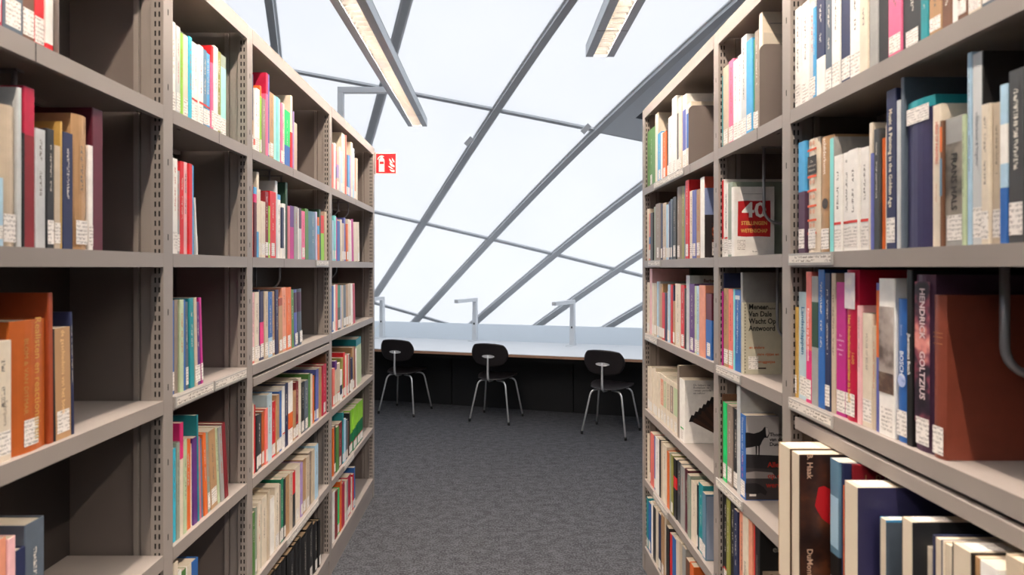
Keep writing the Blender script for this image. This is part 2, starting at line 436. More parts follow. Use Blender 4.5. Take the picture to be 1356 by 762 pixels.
# seams of the clip-on rails on shelf lips
for s_, r_, sh_, x_ in ((-1, rackL, 1, 47), (-1, rackL, 1, 290), (-1, rackL, 1, 388), (-1, rackL, 2, 376), (-1, rackL, 1, 471), (1, rackR, 1, 914), (1, rackR, 1, 1003)):
    y = xz(s_, x_); z = SHZ[sh_ - 1]; xx = -.0006 * s_
    q = [(xx, y - .0012, z - .036), (xx, y + .0012, z - .036), (xx, y + .0012, z - .001), (xx, y - .0012, z - .001)]
    MB().quad(q if s_ < 0 else q[::-1]).build('lip_seam', BLACK, r_)

# ------------------------------------------------------------------ books
PAL = dict(white='ece8e2', cream='dccfbb', beige='c3b29b', tan='b08a62', brown='6e4a36', dark_brown='3b2a22', taupe='8e7f73', grey='9b9a97', light_grey='c2c4c4',
           slate='56616d', dark_grey='3c3e40', black='191818', charcoal='2a2b2d', navy='232b4d', blue='2c62a8', sky='4d9fd0', light_blue='a9c9dd', pale_blue='bdd3da', teal='1f8a93',
           cyan='35b3cf', aqua='7fd0cf', mint='9ee0d3', green='4f7f3c', dark_green='24422f', bright_green='18c46a', lime='8cc63a', olive='8b8a42', pale_green='b7c6a0', grey_green='8f9a8b',
           red='cf2028', dark_red='7e1a22', crimson='b3163c', coral='e2746a', orange='dd6a2a', rust='96401d', burnt_orange='b45a22', ochre='c09a52', yellow='e0c060',
           pink='de6a8f', rose='c9707c', light_pink='e6b3b5', magenta='b5247f', hot_pink='d92f74', purple='5b2f78', lilac='a58cc0', lavender='b8b4d2', salmon='dd9377', maroon='571a2a',
           steel='5d7f96', plum='4a2f45', emerald='1d7f5c', periwinkle='5b62a6', indigo='2f2d50', leather='7a3b2b', sage='bcb6a0', bottle='0f6a3f')
def bmat(c): return mat('cover_' + c, PAL[c], .42, 0, .07, 35)
def lum(c):
    h = PAL[c]; return (int(h[:2], 16) * .3 + int(h[2:4], 16) * .59 + int(h[4:], 16) * .11) / 255
ORD = ['first', 'second', 'third', 'fourth', 'fifth', 'sixth']
def nth(i): return '%d%s' % (i, 'th' if 10 <= i % 100 <= 20 else {1: 'st', 2: 'nd', 3: 'rd'}.get(i % 10, 'th'))
BAYN = {('L', 1): 'broad bay past narrow one', ('L', 2): 'narrow bay', ('L', 3): 'middle bay', ('L', 4): 'desk-end bay',
        ('R', 1): 'broad bay', ('R', 2): 'narrow bay', ('R', 3): 'desk-end bay'}
RAWS = {}
BOOKS = []
def row(rack, bay, shelf, x0, data, lean=None, lab=.8, hb=.25):
    side = 1 if rack == 'R' else -1; a = XR if side > 0 else XL; z = SHZ[shelf - 1] + .0005
    posts = PR if side > 0 else PL
    if side < 0: Y = max(F * (a + .012) / (VX - x0), posts[bay - 1] + .025)
    else:
        bi = {3: 2, 2: 1, 1: 0}[bay]; Y = min(F * (a + .012) / (x0 - VX), posts[bi + 1] - .025)
    items = [q.split() for q in data.split(';') if q.strip()]
    n = len(items); angp = 0.
    for i, it in enumerate(items):
        x1, yt, col = float(it[0]), float(it[1]), it[2]; op = it[3:]
        b = dict(rack=rack, bay=bay, shelf=shelf, col=col, bands=[], round=False, hb=random.random() < hb, lab=random.random() < lab, fore=False, key=None, title=True, red=False, old=False)
        ins = .010 + random.random() * .006; D = None; Hh = None; own = False
        for o in op:
            if o == 'r': b['round'] = True; b['hb'] = True
            elif o == 'h': b['hb'] = True
            elif o == 'p': b['hb'] = False
            elif o == 'n': b['lab'] = False
            elif o == 'y': b['lab'] = True
            elif o == 'q': b['title'] = False
            elif o == 'R': b['red'] = True; b['lab'] = True
            elif o == 'o': b['old'] = True
            elif o == 't': b['tops'] = True
            elif o == 'f': b['fore'] = True; b['lab'] = False
            elif o[0] == 'D': D = float(o[1:])
            elif o[0] == 'I': ins = float(o[1:]); own = True
            elif o[0] == 'G': Y = (min if side > 0 else max)(Y, F * (a + ins) / abs(float(o[1:]) - VX))
            elif o[0] == 'S': _, c_, z0, z1 = o.split(':'); b.setdefault('sp', []).append((c_, float(z0), float(z1)))
            elif o[0] == 'H': Hh = float(o[1:])
            elif o[0] == 'b': _, c_, z0, z1 = o.split(':'); b['bands'].append((c_, float(z0), float(z1)))
            elif o[0] == 'k': b['key'] = o[2:]
        Y1 = F * (a + (ins if own else .012)) / abs(x1 - VX)
        if side < 0: Y1 = min(Y1, posts[bay] - .0255)
        else: Y1 = max(Y1, posts[{3: 2, 2: 1, 1: 0}[bay]] + .0255)
        ang = 0.
        if lean and i >= lean[0]: ang = lean[1] * (i - lean[0] + 1) / (n - lean[0])
        T = abs(Y1 - Y)
        if (side < 0 and Y1 <= Y) or (side > 0 and Y1 >= Y): T = .006
        ym = Y + T / 2 * (-side)
        hz = Hh or (HC + (VY - yt) * ym / F - z)
        top = (SHZ[shelf - 2] if shelf > 1 else ZT - .03) - .042
        if rack == 'L' and bay == 3 and shelf == 4 or rack == 'R' and bay == 1 and shelf == 4: top = 1.178
        hz = min(max(hz, .12), top - z)
        gap = hz * (math.sin(R(ang)) - math.sin(R(angp))) if ang else .0
        gap = max(gap, 0) + .0004; angp = ang
        Tn = max(T - gap, .0045)
        D = D or min(max(hz * (.66 + random.random() * .08), .125), DEP - ins - .012)
        s_ = Y - side * gap * 1.0 if side > 0 else Y + gap
        s_ = Y + (-side) * gap
        e_ = s_ + (-side) * Tn
        b.update(T=Tn, D=D, Hh=hz, x=side * (a + ins), ys=s_, ye=e_, z=z, ang=ang, side=side, idx=(n - i) if side < 0 else (i + 1))
        # size in view
        xa, xb = VX + F * b['x'] / max(s_, .05), VX + F * b['x'] / max(e_, .05)
        xa, xb = sorted((min(max(xa, 0), W), min(max(xb, 0), W)))
        ya = VY - F * (z + hz - HC) / max(ym, .05); yb = VY - F * (z - HC) / max(ym, .05)
        ya, yb = min(max(ya, 0), H), min(max(yb, 0), H)
        b['area'] = (xb - xa) * (yb - ya)
        BOOKS.append(b); Y = e_
        RAWS[rack, bay, shelf] = Y

# ---- rack with the fire sign
row('L', 1, 1, -80, "-55 0 navy H.26;-30 0 slate H.25;2 0 crimson H.25;30 0 slate H.27 y h;47 0 brown H.26 y;61 0 red H.27 y;71 0 white b:red:0:.06 H.25 n", lab=1)
row('L', 1, 2, -60, "-30 160 tan;-12 150 slate;5 240 light_blue;24 140 beige r y;30 116 light_grey D.2 n;33 176 black n;48 116 crimson b:dark_red:0:.7 h n q;62 171 light_grey n;72 171 charcoal y;81 193 beige y;84 161 ochre n D.19;98 176 navy n;118 153 tan r y D.2;124 193 white y;138 145 maroon n", lab=.5)
row('L', 1, 3, -60, "-30 430 tan;-8 440 navy;16 452 cream y p k:cream_essay;63 424 burnt_orange r y k:orange_thick D.19;71 388 rust h n D.23 q;95 434 charcoal S:tan:.0:1 y k:orange_slim q;100 413 navy n", lean=(4, 1.5))
row('L', 1, 4, -60, "-30 700 grey;-12 705 beige;9 716 salmon;20 712 light_pink n;33 727 navy y;59 690 slate h n D.2", lab=.6)
row('L', 2, 1, 228, "233.5 29 white;239 35 light_grey;243 44 lime;249 47 cream;253.5 49 cyan n;258 55 white R;263 58 white R;269 61 white R;274 66 steel R;279.5 71 sky R;282.5 61 red b:pink:0:.8 D.2;288 62 white;293.6 68 olive;301 74 mint b:grey_green:.85:1 y", lab=.9)
row('L', 2, 2, 228, "235 210 white;240 226 grey;245 214 red D.2 h n;249.6 215 light_pink n;254.5 217 red n;258.5 219 sky n;263.5 262 white y", lean=(6, 5))
row('L', 2, 3, 229, "232.5 398 blue;237.6 397 taupe;243 397 pale_green;246.7 397 blue;251.3 400 slate y;257.6 395 teal n;262 394 beige;266.6 400 purple y;270 394 magenta y", lean=(3, 3), lab=.5)
row('L', 2, 4, 229.5, "233.3 594 cyan n;238 586 grey_green;243 560 cream b:hot_pink:.68:1 p;247.3 582 pale_green;253.7 583 orange n;256 588 cream;262.4 579 purple n;265 549 teal D.22 n q;268.7 578 rose n;271 580 steel n;275.8 573 orange n;280 572 grey_green;289.5 568 tan;293.3 566 pale_green;298.2 563 grey n;303 558 dark_red h n", lean=(5, 6), lab=.3)
row('L', 2, 5, 230, "236 745 cream;241 757 white;247 755 green;250 752 white;255 748 cream;264 742 blue", lab=.4)
row('L', 3, 1, 334, "336.8 98 navy b:tan:.12:.4 ;341 121 white b:coral:.1:.2;345.3 118 white;347.5 114 lime b:orange:.85:1;351.8 131 taupe n;354.7 97 crimson b:pink:0:.75 D.21 n h;356.4 99 periwinkle D.2;362.4 123 tan;365.8 127 mint n;368.4 129 aqua n;371.4 131 mint n;374.3 137 pink y;377.7 137 cream y;385.4 147 bright_green b:blue:0:.38 n;388 127 cream b:red:0:.5 D.2 n;389.2 148 lilac n;393.4 163 beige n", lab=.6)
row('L', 3, 2, 334, "336.5 245 coral n;340 248 maroon b:hot_pink:.78:.9 b:sky:.9:1 n;342.8 228 cream b:sky:0:.3 n;345 251 cream;350.8 267 cream;355.2 254 dark_red y;357.3 273 lime y;365.5 254 red y h;368.4 240 light_grey D.2 n;372.6 258 white b:sky:.92:1;375.7 275 navy b:white:0:.2;379 270 white;381.7 242 dark_green D.2 n h;384.6 273 rose n;389.7 273 magenta b:purple:.6:1 n;394.5 274 grey;395.6 276 white;400 276 plum b:light_grey:0:.6 n;405 280 pink y;409.3 277 green n;419 281 steel r n;421.2 281 lavender n;423.5 288 orange b:sky:.6:.8 n;425.8 278 dark_green n;430 286 red b:lime:0:.6 n;436.6 281 beige n", lean=(13, 2.0), lab=.6)
row('L', 3, 3, 334, "337.7 388 light_pink b:coral:0:.15 y;343.3 387 cream y;345.7 384 navy;350.5 386 indigo b:hot_pink:.22:.55 y;355.2 386 beige y;360.7 387 blue b:light_blue:0:.3;365 386 tan;369 384 indigo D.19 n;374 395 tan b:rust:.86:1 y;379.5 381 salmon D.2 y;386.3 381 orange D.2 y;390.5 384 green n;396.2 384 periwinkle b:plum:.6:.95 y r;401.6 383 slate b:plum:.6:.95 y r", lean=(2, 2.5), lab=.9)
row('L', 3, 4, 335, "336.6 535 cream;339.4 537 red n;341.8 550 charcoal;347.7 549 dark_grey y;351.2 545 burnt_orange;354.3 541 coral;361 522 pale_blue D.19 h;366 532 red;370 523 tan;373.7 518 blue y;377 512 white R;382 508 navy;388 506 white b:orange:.25:.5 R;392 518 tan;395.6 506 dark_red R;399 501 cream D.2;403 506 charcoal y;408 504 slate y;411 495 green D.19;414 496 cream;417 498 orange;418.5 497 charcoal;422 489 periwinkle D.2;426.8 487 tan;432 483 crimson D.2;436.7 469 brown D.2", lab=.75)
row('L', 3, 5, 335, "338.8 679 green;341.3 672 grey_green;345.6 665 cream;347 669 grey_green;354 658 cream;357 650 beige;364 660 white;369.8 643 cream;371.5 642 taupe;375.3 634 emerald;377.8 634 charcoal;382.9 630 tan;387.4 626 beige;391 625 red b:charcoal:0:.6;398.5 618 cream;401.2 613 lilac;405 608 tan;409.3 605 beige;413 599 taupe;416.8 596 beige;421 589 light_blue", lab=.5)
row('L', 3, 6, 340, "349 787 black r o;358 769 black r o;366.5 759 black r o;374 751 black r o;381.6 742 black r o;390.4 730 black r o;395 720 black r o;400 714 black r o;408 709 black r o;416.8 696 black r o y;421.9 693 black r o y;424.4 689 black r o y", lab=.2)
row('L', 4, 1, 441, "442.8 191 coral;444.8 190 white;446.3 200 hot_pink b:indigo:.3:.6;448.6 195 beige b:lilac:.3:.6;450.8 195 light_grey;453.4 201 light_blue;457.6 176 cream D.2;459 177 coral;461 205 navy;463.4 206 sky;465 206 lilac;467.4 189 cream D.19;469 197 light_blue;470.2 203 white;472.3 210 salmon;474 210 cream", lab=.7)
row('L', 4, 2, 441, "442.7 292 light_blue;445 286 aqua;446.8 288 magenta;450.4 293 blue;452.7 291 cream;456 296 beige;458.4 289 periwinkle D.19;461 297 orange;464 291 cream;465.5 292 white;469 291 magenta;473.4 295 cream;476.4 295 cream y", lean=(3, 5), lab=.5)
row('L', 4, 3, 441, "442.8 379 blue;445 377 white;447.3 377 coral;451.2 378 emerald b:dark_green:0:.5 y;452.8 378 lavender;455 378 beige;458.6 378 slate y;461.8 377 tan y;465.7 376 beige;468.4 376 white;471.2 376 crimson", lean=(3, 4), lab=.5)
row('L', 4, 4, 441, "443.5 488 coral;446 478 beige b:purple:.8:1;450 481 beige R;452.7 490 white b:navy:.2:.5;455.4 474 olive;457.3 467 red;459.3 471 cream;460.5 470 coral;462.6 469 light_grey;464.5 469 brown;467 474 navy b:white:0:.35;469.8 460 tan D.19;471.5 459 dark_red;473 462 white;479.6 448 pale_green D.21 b:teal:.85:1", lean=(8, 3), lab=.6)
row('L', 4, 5, 441, "442.5 567 orange;445.4 564 dark_grey y;448.7 565 green;453.8 560 dark_red;455.5 546 teal D.2;458 555 light_blue;460.3 556 slate;462.5 559 brown;464 547 charcoal D.19;467.5 543 lime b:bottle:0:.45 R;470.4 540 lime b:bottle:0:.5 R;473.3 537 lime b:bottle:0:.52 R;477 533 lime b:bottle:0:.54 R;481 530 lime b:bottle:0:.55 R", lab=.4)
row('L', 4, 6, 441, "443.8 651 white;447 650 dark_red;450 648 bright_green;452.4 637 orange D.19;456 640 crimson;459 638 cream;460.7 636 grey;465.3 630 crimson;467 633 cream;468.6 628 red;470.3 619 blue D.19", lab=.6)
# ---- rack facing it
row('R', 3, 1, 855, "866.7 171 green y D.15;870.6 146 cream D.19 n q;875.6 176 sky;877.5 176 white;882.5 175 orange;885.4 164 charcoal;890.3 155 white;896.2 129 white D.18;898.8 150 dark_grey;903 129 cream;908 126 white S:periwinkle:.25:.8 D.2 q;914 137 cream S:blue:.3:.85 D.19 q", lab=.85)
row('R', 3, 2, 855, "859 277 cream;861.6 283 coral b:blue:.35:.5;865 282 charcoal;868 274 grey_green;874.4 270 taupe y;876.7 270 navy;881.3 269 beige y;884.3 271 light_blue;886 272 white;888 267 navy;890.6 264 slate y;894.4 261 dark_grey;901.7 248 taupe r y;905 247 olive;908 246 steel;912.5 239 red D.2 y;917 253 cream y;922.2 252 periwinkle y;927.3 251 tan;932.5 235 white k:photo_cover D.15 n q", lab=.7)
row('R', 3, 3, 855, "860 374 cream y;863 354 light_pink D.19;865.7 375 cream;869 375 beige y;871.4 373 light_blue;873.7 373 grey D.2;876.9 376 tan D.19;880.4 388 red y;883 388 navy;884.8 386 cream;887.3 377 light_blue y;890 377 red;891.4 378 navy;894 399 tan y;901 376 cream y;906 378 red y;908 382 charcoal;912.6 365 light_grey D.19 k:barbaren q n;919.4 376 purple y;922.4 379 pale_green y;926 379 light_blue y;934 378 ochre b:salmon:0:1 D.15 n;941.9 389 blue b:maroon:.6:1 y", lab=.6)
row('R', 3, 4, 855, "860.3 486 cream y S:light_blue:.36:.9;864.4 487 cream y S:salmon:.36:.9;867.3 487 cream y S:beige:.36:.9;871 493 cream y S:pale_green:.36:.9;874.2 494 cream y S:light_grey:.36:.9;878.3 496 cream y S:salmon:.36:.9;882.4 499 cream y S:pale_green:.36:.9;886.5 502 cream y S:beige:.36:.9;891 505 cream y S:taupe:.36:.9;896.9 508 cream y S:pale_green:.36:.9;899.5 484 taupe D.19 n q;906.2 502 white D.14 k:brush q n", lab=1)
row('R', 3, 5, 855, "860 576 cream;861.5 574 brown;866 574 coral;867.9 578 blue;873.2 581 white;875 582 charcoal;877.1 585 beige;883 590 cream;886.4 599 orange;889 601 grey_green;891.7 603 olive;895.7 608 black b:red:.5:.7;901 612 dark_grey;906.3 618 grey;910.3 622 maroon;914.2 629 grey_green;922.2 640 cream;924 642 charcoal;930 641 teal D.19;934.4 653 steel D.13 k:blue_face q n", lab=.5)
row('R', 3, 6, 855, "858.6 659 teal;861.8 666 blue;865.2 666 white;868.7 672 charcoal;872.4 674 cream;875.8 681 navy;879.8 683 tan;882.4 685 beige;886.4 698 black;890.4 708 red;895 712 blue;899.7 715 cream;903 718 beige;907.6 725 grey;912.9 742 brown;918.2 748 orange", lab=.4)
row('R', 2, 1, 951, "956 101 teal y;964 88 beige;970.5 80 pink;976 80 white;981.2 73 white;988.3 48 light_grey;996.3 53 sky;998.8 53 emerald;1004 41 taupe y;1008.5 14 cream D.2 n q k:tall_cream", lab=1)
row('R', 2, 2, 951, "958.6 238 white S:red:.2:.99 D.22 y q h;963 243 white D.2 R;969 242 grey_green D.19 y q;972.5 248 white D.135 k:forty n q p", lab=1)
row('R', 2, 3, 951, "952.5 386 magenta n;956.4 362 navy D.2 k:tas q y;963.7 382 tan y;969.6 383 coral y;972 383 aqua n;979.4 384 blue n k:blue_box;982 361 grey D.21 n q;984.5 401 sage D.122 k:meneer q n p", lab=1)
row('R', 2, 4, 951, "952.5 522 brown D.18 n q;954.4 537 teal n;962.4 533 bright_green y;969.5 537 taupe y;976.2 542 charcoal y;980.7 509 light_grey D.2 n q;987.4 549 blue D.107 k:cow y q", lab=1)
row('R', 2, 5, 951, "953.4 646 charcoal R;962 650 black R;966.4 651 olive n;972 658 black R;977.6 676 navy n;984 671 salmon y;991.6 677 cream n k:biblio q;997 687 salmon n;999 694 red n h;1005.6 696 black D.16 k:geschreven n q", lab=1)
row('R', 1, 1, 1052, "1061 11 white;1070 3 white;1077 4 light_grey;1081 10 sky;1092 -20 navy b:white:0:.35;1101 -20 slate y;1112 -30 white y;1125 -30 navy y;1139 -35 white y;1150 -35 cream;1162 -35 grey;1175 -30 black n;1193 -40 pink y;1218 -40 charcoal y;1228 -40 teal n;1245 -40 tan y;1258 -40 brown n;1268 -40 white;1281 -40 brown;1300 -45 cream;1322 -40 slate;1345 -40 white;1372 -40 navy", lab=.8)
row('R', 1, 2, 1052, "1066.8 188 sky b:plum:.0:.55 y G1057;1082.4 184 cream k:banded r y q;1099 181 tan k:biograph r y q;1104.7 182 grey S:aqua:.0:.99 D.2 n k:vrouw q;1114.8 206 white R;1123.7 202 white R;1137 198 white R;1148.3 195 white R;1153 163 cream n;1158 203 periwinkle n;1165.5 171 dark_grey n;1170.6 183 orange n;1174 165 cream n;1187 119 navy k:music y q h;1192.4 133 light_grey n q;1197 103 slate D.21 n q;1233 132 indigo r k:big_navy n q b:teal:.93:1;1245.5 139 cream k:hero n q;1249 160 brown S:steel:.4:.7 S:orange:.75:.95 n q;1274 155 grey k:frans y q;1279.5 152 pale_green n;1286 70 light_blue n;1300 70 black S:light_grey:.0:1 D.22 k:vogelaar y q;1311 138 cream y;1323.4 136 beige y;1334 112 light_blue b:blue:0:.35 b:white:.5:.75 n;1355 92 dark_grey y;1375 130 white y;1400 120 navy", lab=1)
row('R', 1, 3, 1052, "1055.7 407 ochre y k:bauer q;1067.9 387 pale_blue y k:landschap q;1075.4 360 coral b:hot_pink:.0:.4 y k:kinderen q;1084.3 366 grey b:dark_green:.45:.8 n;1092.5 353 blue n D.2;1099.7 362 navy y;1105.6 362 beige D.2 n;1118.7 374 magenta y k:magenta q;1135 346 crimson D.225 y k:interieur q r;1140 405 light_pink n;1153 415 cream y k:cream_spine q;1158 432 beige n;1163 375 periwinkle b:orange:.5:.95 n;1184.3 369 white y k:photo_town q;1200 396 blue y k:bosch_small q r;1207.8 350 black k:jbosch n q D.22;1233.5 364 plum y k:goltzius q r D.215;1250 391 leather y k:leather q r D.23", lab=1)
row('R', 1, 4, 1030, "1046 586 tan f t p I-.098 G1031 D.2;1059 592 dark_brown f h I-.098 D.21 k:dumont q;1111 589 steel I-.04 y q b:black:0:.35 S:light_blue:.4:.75 G1099;1114 600 navy I-.035 n;1117.5 643 orange I-.035 n;1119 608 dark_red I-.02 D.2 k:iba q h;1136 641 indigo f p t I-.073 G1118 D.23;1164 690 charcoal I-.01 n;1173.5 687 slate f p t I-.045 G1165 D.16 b:sky:.985:1;1194 700 grey I-.01 n;1208.5 688 charcoal f t p I-.045 G1194 D.15;1233 725 cream I-.02 n;1248 712 navy f h I-.035 G1235 D.2;1260 720 cream f I-.035;1286 725 black f p t I-.035 G1261 D.19;1297 738 tan I-.03 n;1322 748 white I-.03 D.2;1356 740 beige I-.02", lab=.3)

BOOKS.sort(key=lambda b: -b['area'])
KEYLAB = {
 'cream_essay': 'cream paperback beside the thick orange hardback with gold lettering',
 'orange_thick': 'thick orange-brown hardback with gold spine lettering and white sticker',
 'orange_slim': 'slim tan-spined book with dark cover between tall rust book and navy',
 'photo_cover': 'white-spined book with blue and dark photographic cover bearing a sticker',
 'barbaren': 'tall light grey book headed Barbaren beside the purple one',
 'brush': 'thick white book with a dark brush pictured on its cover',
 'blue_face': 'steel blue book with dark title lines on its pale cover',
 'tall_cream': 'very tall cream box book held by the rounded plate bookend',
 'forty': 'white paperback with a red square and large 40 on its cover',
 'tas': 'tall navy book with white letters tas along its cover top',
 'meneer': 'pale booklet with dotted binding holes, black title and orange subtitle',
 'blue_box': 'bright blue book beside the pale booklet with dotted binding holes',
 'cow': 'blue-spined book with a black and white cow on its cover',
 'biblio': 'cream book with bibliografie lettered down its spine',
 'geschreven': 'black book titled Geschreven en gedrukt with a pale picture panel',
 'vrouw': 'grey book with pale aqua spine and VROUW on its shaded cover',
 'banded': 'cream rounded spine with orange bands and a black title block',
 'biograph': 'tan rounded spine with white title and a small dark oval portrait',
 'music': 'tall navy hardback lettered Music and Painting in the Golden Age',
 'big_navy': 'very thick dark indigo volume with white sticker near its teal top',
 'hero': 'cream book with red spine title beside the thick indigo volume',
 'frans': 'grey portrait-cover book with dark capitals down its spine',
 'vogelaar': 'tall pale grey spine with navy cover rising above its neighbours',
 'bauer': 'ochre book with dark capitals beside a pale blue book',
 'landschap': 'pale blue book lettered Landschappen on its spine',
 'kinderen': 'coral pink book lettered Kinderen op hun mooist',
 'magenta': 'magenta book with white title lines and call number sticker',
 'interieur': 'tall crimson hardback on Dutch interiors with white paper label at top',
 'cream_spine': 'cream short book with grey spine title beside tall crimson hardback',
 'photo_town': 'white book with a hazy town photograph across its spine',
 'bosch_small': 'blue rounded book with white title and pale round motif',
 'jbosch': 'tall black spine with bold white title between blue and painted spines',
 'goltzius': 'dark art book with pink figure painting and pale capitals on spine',
 'leather': 'reddish brown cloth volume with broad cover at the end of its row',
 'dumont': 'upright art book with brown painted cover and red headdress, pages outward',
 'iba': 'dark red book with gold capitals standing behind the fat indigo volume',
}
WORDSIZE = lambda b: ('tall ' if b['Hh'] > .285 else 'short ' if b['Hh'] < .2 else '') + ('thick ' if b['T'] > .05 else 'slim ' if b['T'] < .014 else '')
def rackname(b): return 'fire-sign rack' if b['rack'] == 'L' else 'rack opposite fire sign'
def label_of(b):
    if b['key'] in KEYLAB: return KEYLAB[b['key']]
    sz = WORDSIZE(b).split(); cn = {'sky': 'sky-blue', 'steel': 'steel-blue', 'slate': 'slate-grey', 'tan': 'tan', 'aqua': 'aqua-blue'}.get(b['col'], b['col']).replace('_', '-')
    bay = BAYN[b['rack'], b['bay']].replace('broad bay past narrow one', 'broad bay')
    kind = 'volume' if b['round'] else 'book'
    l = '%s %s %s, %s from desk end, %s shelf down, %s, %s' % (sz[0] if sz else 'upright', cn, kind, nth(b['idx']), ORD[b['shelf'] - 1], bay, rackname(b))
    return l
def cover_profile(b):
    T, D = b['T'], b['D']; t = .0026 if b['hb'] else .0009
    t = min(t, T * .25)
    if b['round']:
        bu = min(T * .16, .007); arc = []
        for k in range(0, 7):
            a = k / 6; y = T * (1 - a); arc.append((bu - bu * math.sin(math.pi * a) * 1.0 if 0 < k < 6 else bu, y))
    else:
        c = min(.0016, T * .2); arc = [(c, T), (0, T - c), (0, c), (c, 0)]
    pts = arc + [(D, 0), (D, t), (t + (.006 if b['round'] else 0), t), (t + (.006 if b['round'] else 0), T - t), (D, T - t), (D, T)]
    return pts, t
def add_cover(mb, b, mi):
    pts, t = cover_profile(b); Hh = b['Hh']
    cuts = sorted(set([0.] + [z for c, a, d in b['bands'] for z in (a, d)] + [1.]))
    mis = []
    for a, d in zip(cuts[:-1], cuts[1:]):
        m = mi[b['col']]
        for c, z0, z1 in b['bands']:
            if a >= z0 - 1e-6 and d <= z1 + 1e-6: m = mi[c]
        mis.append(m)
    mb.prism(pts, 0, Hh, zs=[c * Hh for c in cuts], mis=mis); return t
def add_pages(mb, b, t, mi=0):
    i = .003 if b['hb'] else .0006
    x0 = t + (.0062 if b['round'] else .0001)
    mb.box(x0, b['D'] - i, t + .0002, b['T'] - t - .0002, i, b['Hh'] - i, mi)
def matrix_of(b):
    """local: x into the shelf, y across the thickness, z up; leaning about the bottom edge"""
    s = b['side']
    if s > 0: M = Matrix.Translation((b['x'], min(b['ys'], b['ye']), b['z']))
    else: M = Matrix.Translation((b['x'], max(b['ys'], b['ye']), b['z'])) @ Matrix.Rotation(math.pi, 4, 'Z')
    if b['fore']: M = M @ Matrix.Translation((b['D'], b['T'], 0)) @ Matrix.Rotation(math.pi, 4, 'Z')
    if b['ang']:   # tops lean towards the row start: +y locally
        M = M @ Matrix.Translation((0, b['T'], 0)) @ Matrix.Rotation(-R(b['ang']), 4, 'X') @ Matrix.Translation((0, -b['T'], 0))
    return M
def spine_quad(b, y0, y1, z0, z1, off=.0005, vert=False, aspect=None):
    x = -off
    p = [(x, y1, z0), (x, y0, z0), (x, y0, z1), (x, y1, z1)]
    return p
GRP = 'books on the library racks'
LIMIT = 300
GM = {}
SPECIAL = {}
def print_mesh(parent, pts_list, m, name='cover_print'):
    mb = MB()
    for p in pts_list: mb.quad(p)
    return mb.build(name, m, parent)
def flatm(name, hx): return mat('print_' + name, hx, .5)
def spine_text(o, b, s, size, zc, yc=None, hx='f0ece4', bold=0., sx=1., off=.0012, flip=False):
    me = text_mesh(s, size, 'CENTER', bold, sx); me.materials.append(flatm(hx, hx))
    t = put('spine_lettering', me, o)
    yc = b['T'] / 2 if yc is None else yc
    ex, ey, ez = Vector((0, 0, -1)), Vector((0, -1, 0)), Vector((-1, 0, 0))
    M = Matrix((ex, ey, ez)).transposed().to_4x4(); M.translation = Vector((-off, yc, zc)); t.matrix_local = M
def spine_text_h(o, b, s, size, zc, hx='f0ece4', off=.0012, bold=0.):
    me = text_mesh(s, size, 'CENTER', bold); me.materials.append(flatm(hx, hx)); t = put('spine_lettering', me, o)
    M = Matrix((Vector((0, -1, 0)), Vector((0, 0, 1)), Vector((-1, 0, 0)))).transposed().to_4x4(); M.translation = Vector((-off, b['T'] / 2, zc)); t.matrix_local = M
def cover_text(o, b, s, size, x, z, hx='222222', align='LEFT', bold=0., vert=False, sx=1., fit=None):
    me = text_mesh(s, size, align, bold, sx, fit); me.materials.append(flatm(hx, hx)); t = put('cover_lettering', me, o)
    if vert: ex, ey = Vector((0, 0, 1)), Vector((-1, 0, 0))
    else: ex, ey = Vector((1, 0, 0)), Vector((0, 0, 1))
    M = Matrix((ex, ey, Vector((0, -1, 0)))).transposed().to_4x4(); M.translation = Vector((x, -.0008, z)); t.matrix_local = M
def cover_poly(o, pts, hx, name='cover_print', off=.0004):
    mb = MB(); mb.quad([(x, -off, z) for x, z in pts]); return mb.build(name, flatm(hx, hx), o)
def spine_poly(o, b, y0, y1, z0, z1, hx, off=.0006, m=None, name='spine_print'):
    mb = MB(); mb.quad([(-off, y1, z0), (-off, y0, z0), (-off, y0, z1), (-off, y1, z1)]); return mb.build(name, m or flatm(hx, hx), o)
def splotch(name, cols, scale, detail=3):
    if name in MATS: return MATS[name]
    m = bpy.data.materials.new(name); m.use_nodes = True; nt = m.node_tree; b = nt.nodes['Principled BSDF']; b.inputs['Roughness'].default_value = .4
    tc = nt.nodes.new('ShaderNodeTexCoord'); no = nt.nodes.new('ShaderNodeTexNoise'); no.inputs['Scale'].default_value = scale; no.inputs['Detail'].default_value = detail
    rp = nt.nodes.new('ShaderNodeValToRGB'); rp.color_ramp.interpolation = 'EASE'
    while len(rp.color_ramp.elements) < len(cols): rp.color_ramp.elements.new(.5)
    for i, c in enumerate(cols):
        rp.color_ramp.elements[i].position = .32 + .36 * i / (len(cols) - 1); rp.color_ramp.elements[i].color = (*hexc(c), 1)
    nt.links.new(tc.outputs['Object'], no.inputs['Vector']); nt.links.new(no.outputs['Fac'], rp.inputs[0]); nt.links.new(rp.outputs[0], b.inputs['Base Color'])
    MATS[name] = m; return m
def circ(cx, cz, rx, rz, n=20, a0=0, a1=360): return [(cx + rx * math.cos(R(a0 + (a1 - a0) * i / n)), cz + rz * math.sin(R(a0 + (a1 - a0) * i / n))) for i in range(n)]

